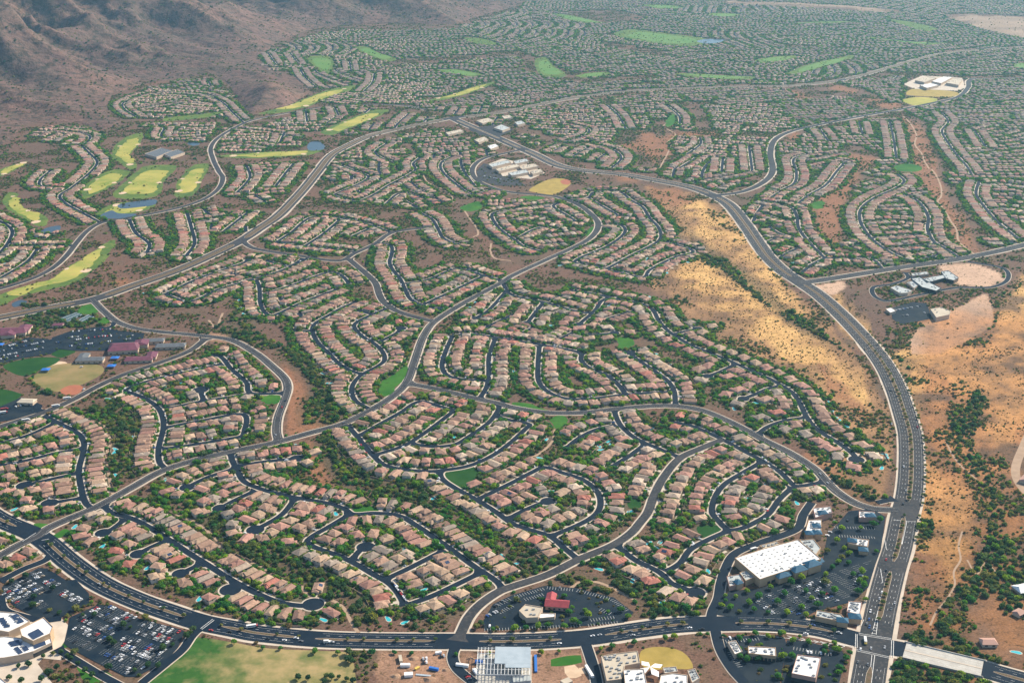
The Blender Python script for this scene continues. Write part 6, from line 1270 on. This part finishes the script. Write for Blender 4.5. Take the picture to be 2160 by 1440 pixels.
rowtrees('trees on the avenue median', [t+rt.uniform(-4, 4) for t in np.arange(70, 950, 14)], 0, 2.15, 'desert', 'along the median of the right avenue', P, 'bottom', g2, .4, .7)
rowtrees('trees right of the avenue', [t+rt.uniform(-4, 4) for t in np.arange(330, 1000, 17)], -16.6, 2.3, 'desert', 'along the right edge of the avenue', P, 'bottom', g2, .8, .2)
SPOT = [('yard', 2.9, 'in the store car park', 'trees in the store car park', '1575,1250 1600,1262 1625,1243 1640,1275 1655,1255 1668,1233 1690,1224 1700,1250 1712,1266 1725,1280 1735,1255 1741,1215 1755,1200 1768,1188 1775,1178 1790,1190 1800,1215 1812,1230 1818,1210 1825,1222 1822,1240 1810,1252 1700,1300 1660,1296 1620,1294 1590,1290 1560,1292 1540,1285 1530,1270 1522,1280 1530,1260 1552,1262 1580,1275 1765,1145 1775,1120 1760,1105 1815,1118 1848,1166 1856,1100 1780,1160 1745,1165 1842,1110 1790,1170 1690,1285 1740,1232 1760,1250'),
        ('yard', 2.8, 'around the red roofed church', 'trees around the church', '1005,1325 1040,1330 1085,1330 1110,1327 1135,1325 1155,1322 1190,1325 1210,1315 1222,1318 1325,1304 1310,1290 1200,1295 1207,1285 1235,1292 1190,1260 1090,1268 1240,1302 1015,1318'),
        ('dark', 2.6, 'around the lower left school', 'trees around the lower left school', '92,1387 113,1380 130,1378 142,1385 150,1392 158,1380 165,1402 180,1418 195,1428 230,1412 285,1417 312,1405 335,1408 345,1370 365,1362 395,1345 402,1338 408,1330 120,1412 105,1422 60,1405 40,1408 72,1262 70,1280 125,1295 105,1290 160,1288 112,1245 55,1218 25,1230 175,1300 200,1300 240,1360 232,1352 275,1325 305,1305 192,1262 262,1322 20,1432 45,1440 88,1436'),
        ('dark', 2.7, 'at the foot of the sports field', 'trees below the sports field', '737,1380 735,1395 742,1398 690,1428 700,1432 715,1430 685,1440 732,1434 745,1438 630,1432 650,1434'),
        ('yard', 2.9, 'around the lower right shops', 'trees around the lower right shops', '1560,1350 1580,1355 1575,1395 1560,1388 1545,1362 1600,1392 1650,1388 1670,1388 1738,1377 1770,1412 1768,1422 1640,1430 1705,1358 1740,1366 1765,1375 1792,1380 1785,1392 1620,1345 1650,1340 1672,1355 1760,1360 1825,1267 1770,1286')]
for kd, r, ph, gp, tr in SPOT:
    q = pts(tr); q = q[np.argsort(q[:, 0])]
    for k, (px, py) in enumerate(q): put_tree(at(px, py), r*1.3*rt.uniform(.7, 1.25), kd if rt.random() < .8 else 'desert', '%s tree from the left %s' % (ordn(k), ph), gp)
# one yard tree beside some of the nearest houses
for i in order[:300]:
    if TN[0] >= 299: break
    if i not in HLAB or i % 3: continue
    x, y, ang = HOUSES[i][:3]
    for _ in range(8):
        a = rt.uniform(0, 6.28); p = np.array([x, y])+rt.uniform(8, 13)*np.array([math.cos(a), math.sin(a)]); ii, jj = cell(p)
        if (OCC[ii, jj] & 7) == 0: put_tree(p, rt.uniform(2.6, 4.2), 'yard', 'tree by house %s, %s, %s' % HLAB[i], 'yard trees'); break
print('trees', TN[0])
# everything that grows beyond counting: instanced mass
NC = 1300000; yy = 930*np.power(7450/930., RNG.random(NC)**.82); pdf = 1/.82*np.power(np.log(yy/930)/math.log(7450/930.), 1/.82-1); xx = RNG.uniform(-1, 1, NC)*(yy*.45+110); w_area = yy*(yy*.45+110)*2*math.log(7450/930.)/NC/np.maximum(pdf, .05)   # m2 each candidate stands for
PT = np.stack([xx, yy], 1); ci, cj = cell(PT); oc = OCC[ci, cj]; free = (oc & 15) == 0; golfm = np.zeros(NC, bool); lotm = np.zeros(NC, bool)
for p in GOLFC: golfm |= inpoly(PT, p)
for p in (LOTW[6], LOTW[7], LOTW[3], LOTW[5], LOTW[4], LOTW[10]): lotm |= inpoly(PT, p)
hit = (oc & 3) == 0; lotm &= hit & ((oc & 8) == 0); free |= (golfm & hit) | lotm; resw = RESW[ci, cj]
inG = np.zeros(NC, bool); inD = np.zeros(NC, bool); inP = np.zeros(NC, bool); inR = np.zeros(NC, bool)
for p in GOLDW: inG |= inpoly(PT, p)
for p in DENSEW: inD |= inpoly(PT, p)
for p in PALEW+BAREW+DES: inP |= inpoly(PT, p)
for p in REDW: inR |= inpoly(PT, p)
farf = np.clip((yy-2600)/3000, 0, 1); clump = fbm(xx/38, yy/38)
dens = np.where(resw > .35, .088*(1-.42*farf), .030*(1-.5*farf)*np.clip((clump-.40)*9, .06, 3.2)); dens = np.where(inR, dens*.5, dens); dens = np.where(inG, .024, dens); pxp = proj(PT); rd_ = (pxp[:, 0] > 1890) & (pxp[:, 1] > 640) & (resw < .35); dens = np.where(rd_, dens*np.where(inG, np.clip((clump-.40)*7, .1, 2), 1.5), dens); dens = np.where(inD, .045, dens); dens = np.where(inP, .0004, dens); dens = np.where(golfm, .0011, dens); dens = np.where(lotm, .008, dens)
pick = free & (RNG.random(NC) < dens*w_area); PT = PT[pick]; nP = len(PT); resw = resw[pick]; inG = inG[pick]; inD = inD[pick]; farf = farf[pick]; u1 = RNG.random(nP); u2 = RNG.random(nP)
print('plants', nP)
rad = np.where(resw > .35, 1.1+3.1*u1**1.8, .7+2.1*u1**2.0); rad = np.where(inD, 1.4+2.8*u1**1.2, rad); rad = np.where(inG, .5+1.2*u1**2.2, rad); rad = rad*(1+farf*.28)*np.where(RNG.random(nP) < .06, 1.45, 1)
idxp = np.where(resw > .35, np.where(u2 < .62, 0, np.where(u2 < .86, 3, np.where(u2 < .95, 6, 8))), np.where(u2 < .58, 3, np.where(u2 < .92, 8, 0)))
idxp = np.where(inD, np.where(u2 < .45, 3, np.where(u2 < .80, 6, np.where(u2 < .95, 0, 8))), idxp); idxp = np.where(inG, np.where(u2 < .8, 8, 3), idxp)
nvar = np.array([3, 3, 3, 3, 3, 3, 2, 2, 2, 2]); idxp = idxp+(RNG.random(nP)*nvar[idxp]).astype(int)
ng = bpy.data.node_groups.new('scatter_plants', 'GeometryNodeTree'); ng.interface.new_socket('Geometry', in_out='INPUT', socket_type='NodeSocketGeometry'); ng.interface.new_socket('Geometry', in_out='OUTPUT', socket_type='NodeSocketGeometry')
gi_ = ng.nodes.new('NodeGroupInput'); gout = ng.nodes.new('NodeGroupOutput'); iop = ng.nodes.new('GeometryNodeInstanceOnPoints'); cin = ng.nodes.new('GeometryNodeCollectionInfo'); cin.inputs['Collection'].default_value = PROTO; cin.inputs['Separate Children'].default_value = True; cin.inputs['Reset Children'].default_value = True
def named(nm, ty): n = ng.nodes.new('GeometryNodeInputNamedAttribute'); n.data_type = ty; n.inputs['Name'].default_value = nm; return n.outputs[0]
iop.inputs['Pick Instance'].default_value = True; ng.links.new(gi_.outputs[0], iop.inputs['Points']); ng.links.new(cin.outputs[0], iop.inputs['Instance']); ng.links.new(named('pick', 'INT'), iop.inputs['Instance Index'])
e2r = ng.nodes.new('FunctionNodeEulerToRotation'); ng.links.new(named('rot', 'FLOAT_VECTOR'), e2r.inputs[0]); ng.links.new(e2r.outputs[0], iop.inputs['Rotation']); ng.links.new(named('scl', 'FLOAT_VECTOR'), iop.inputs['Scale']); ng.links.new(iop.outputs[0], gout.inputs[0])
def scatter(name, label, cat, sel):
    me = bpy.data.meshes.new(name); n = int(sel.sum()); V = np.zeros((n, 3), np.float32); V[:, :2] = PT[sel]; V[:, 2] = -.1
    me.vertices.add(n); me.vertices.foreach_set('co', V.ravel())
    a = me.attributes.new('pick', 'INT', 'POINT'); a.data.foreach_set('value', idxp[sel].astype(np.int32))
    R_ = np.zeros((n, 3), np.float32); R_[:, 2] = RNG.random(n)*6.28; a = me.attributes.new('rot', 'FLOAT_VECTOR', 'POINT'); a.data.foreach_set('vector', R_.ravel())
    S_ = np.repeat(rad[sel][:, None], 3, 1).astype(np.float32); S_[:, 2] *= RNG.uniform(.8, 1.25, n); a = me.attributes.new('scl', 'FLOAT_VECTOR', 'POINT'); a.data.foreach_set('vector', S_.ravel())
    o = link(name, me); mod = o.modifiers.new('scatter', 'NODES'); mod.node_group = ng; tag(o, label, cat, kind='stuff')
scatter('yard_greenery', 'dense green trees and shrubs filling the yards between the houses', 'greenery', resw > .35)
scatter('desert_scrub', 'olive desert trees and scrub scattered over the washes and slopes', 'scrub', resw <= .35)

MS = Vm[(Vm[:, 2] > 1) & (Vm[:, 0] > -3300) & (Vm[:, 1] < 7600)]; kI = RNG.integers(0, len(MS), 60000); off2 = RNG.uniform(-6.5, 6.5, (60000, 2)); cl = fbm(MS[kI, 0]/90, MS[kI, 1]/90)
kp = RNG.random(60000) < np.clip((cl-.32)*2.6, .05, 1)*.75; MP = np.concatenate([MS[kI, :2]+off2, MS[kI, 2:3]-.6], 1)[kp]; nM = len(MP)
mm_ = bpy.data.meshes.new('hill_scrub'); mm_.vertices.add(nM); mm_.vertices.foreach_set('co', MP.astype(np.float32).ravel())
a = mm_.attributes.new('pick', 'INT', 'POINT'); a.data.foreach_set('value', np.where(RNG.random(nM) < .55, 3+RNG.integers(0, 3, nM), 6+RNG.integers(0, 4, nM)).astype(np.int32))
R_ = np.zeros((nM, 3), np.float32); R_[:, 2] = RNG.random(nM)*6.28; a = mm_.attributes.new('rot', 'FLOAT_VECTOR', 'POINT'); a.data.foreach_set('vector', R_.ravel())
a = mm_.attributes.new('scl', 'FLOAT_VECTOR', 'POINT'); a.data.foreach_set('vector', np.repeat((1.6+3.2*RNG.random(nM)**2)[:, None], 3, 1).astype(np.float32).ravel())
o = link('hill_scrub', mm_); mod = o.modifiers.new('scatter', 'NODES'); mod.node_group = ng; tag(o, 'dark desert scrub dotted over the mountain slopes', 'scrub', kind='stuff')

# ------------------------------------------------------------------ haze
top = max(CAM_H, MTOP)+12
hz = MB().box(-9500, 9500, -300, 13400, -9, top)
m = bpy.data.materials.new('haze_air'); m.use_nodes = True; t = m.node_tree; t.nodes.clear(); vo = nd(t, 'ShaderNodeVolumePrincipled'); vo.inputs['Color'].default_value = (.36, .74, 1.0, 1); vo.inputs['Density'].default_value = HAZE_DENSITY; vo.inputs['Anisotropy'].default_value = .35
ou = nd(t, 'ShaderNodeOutputMaterial'); t.links.new(vo.outputs[0], ou.inputs['Volume']); MATS['haze_air'] = m
tag(link('haze', hz.mesh('haze', 'haze_air')), 'thin bluish haze veiling the far suburbs and slopes', 'haze', kind='stuff')
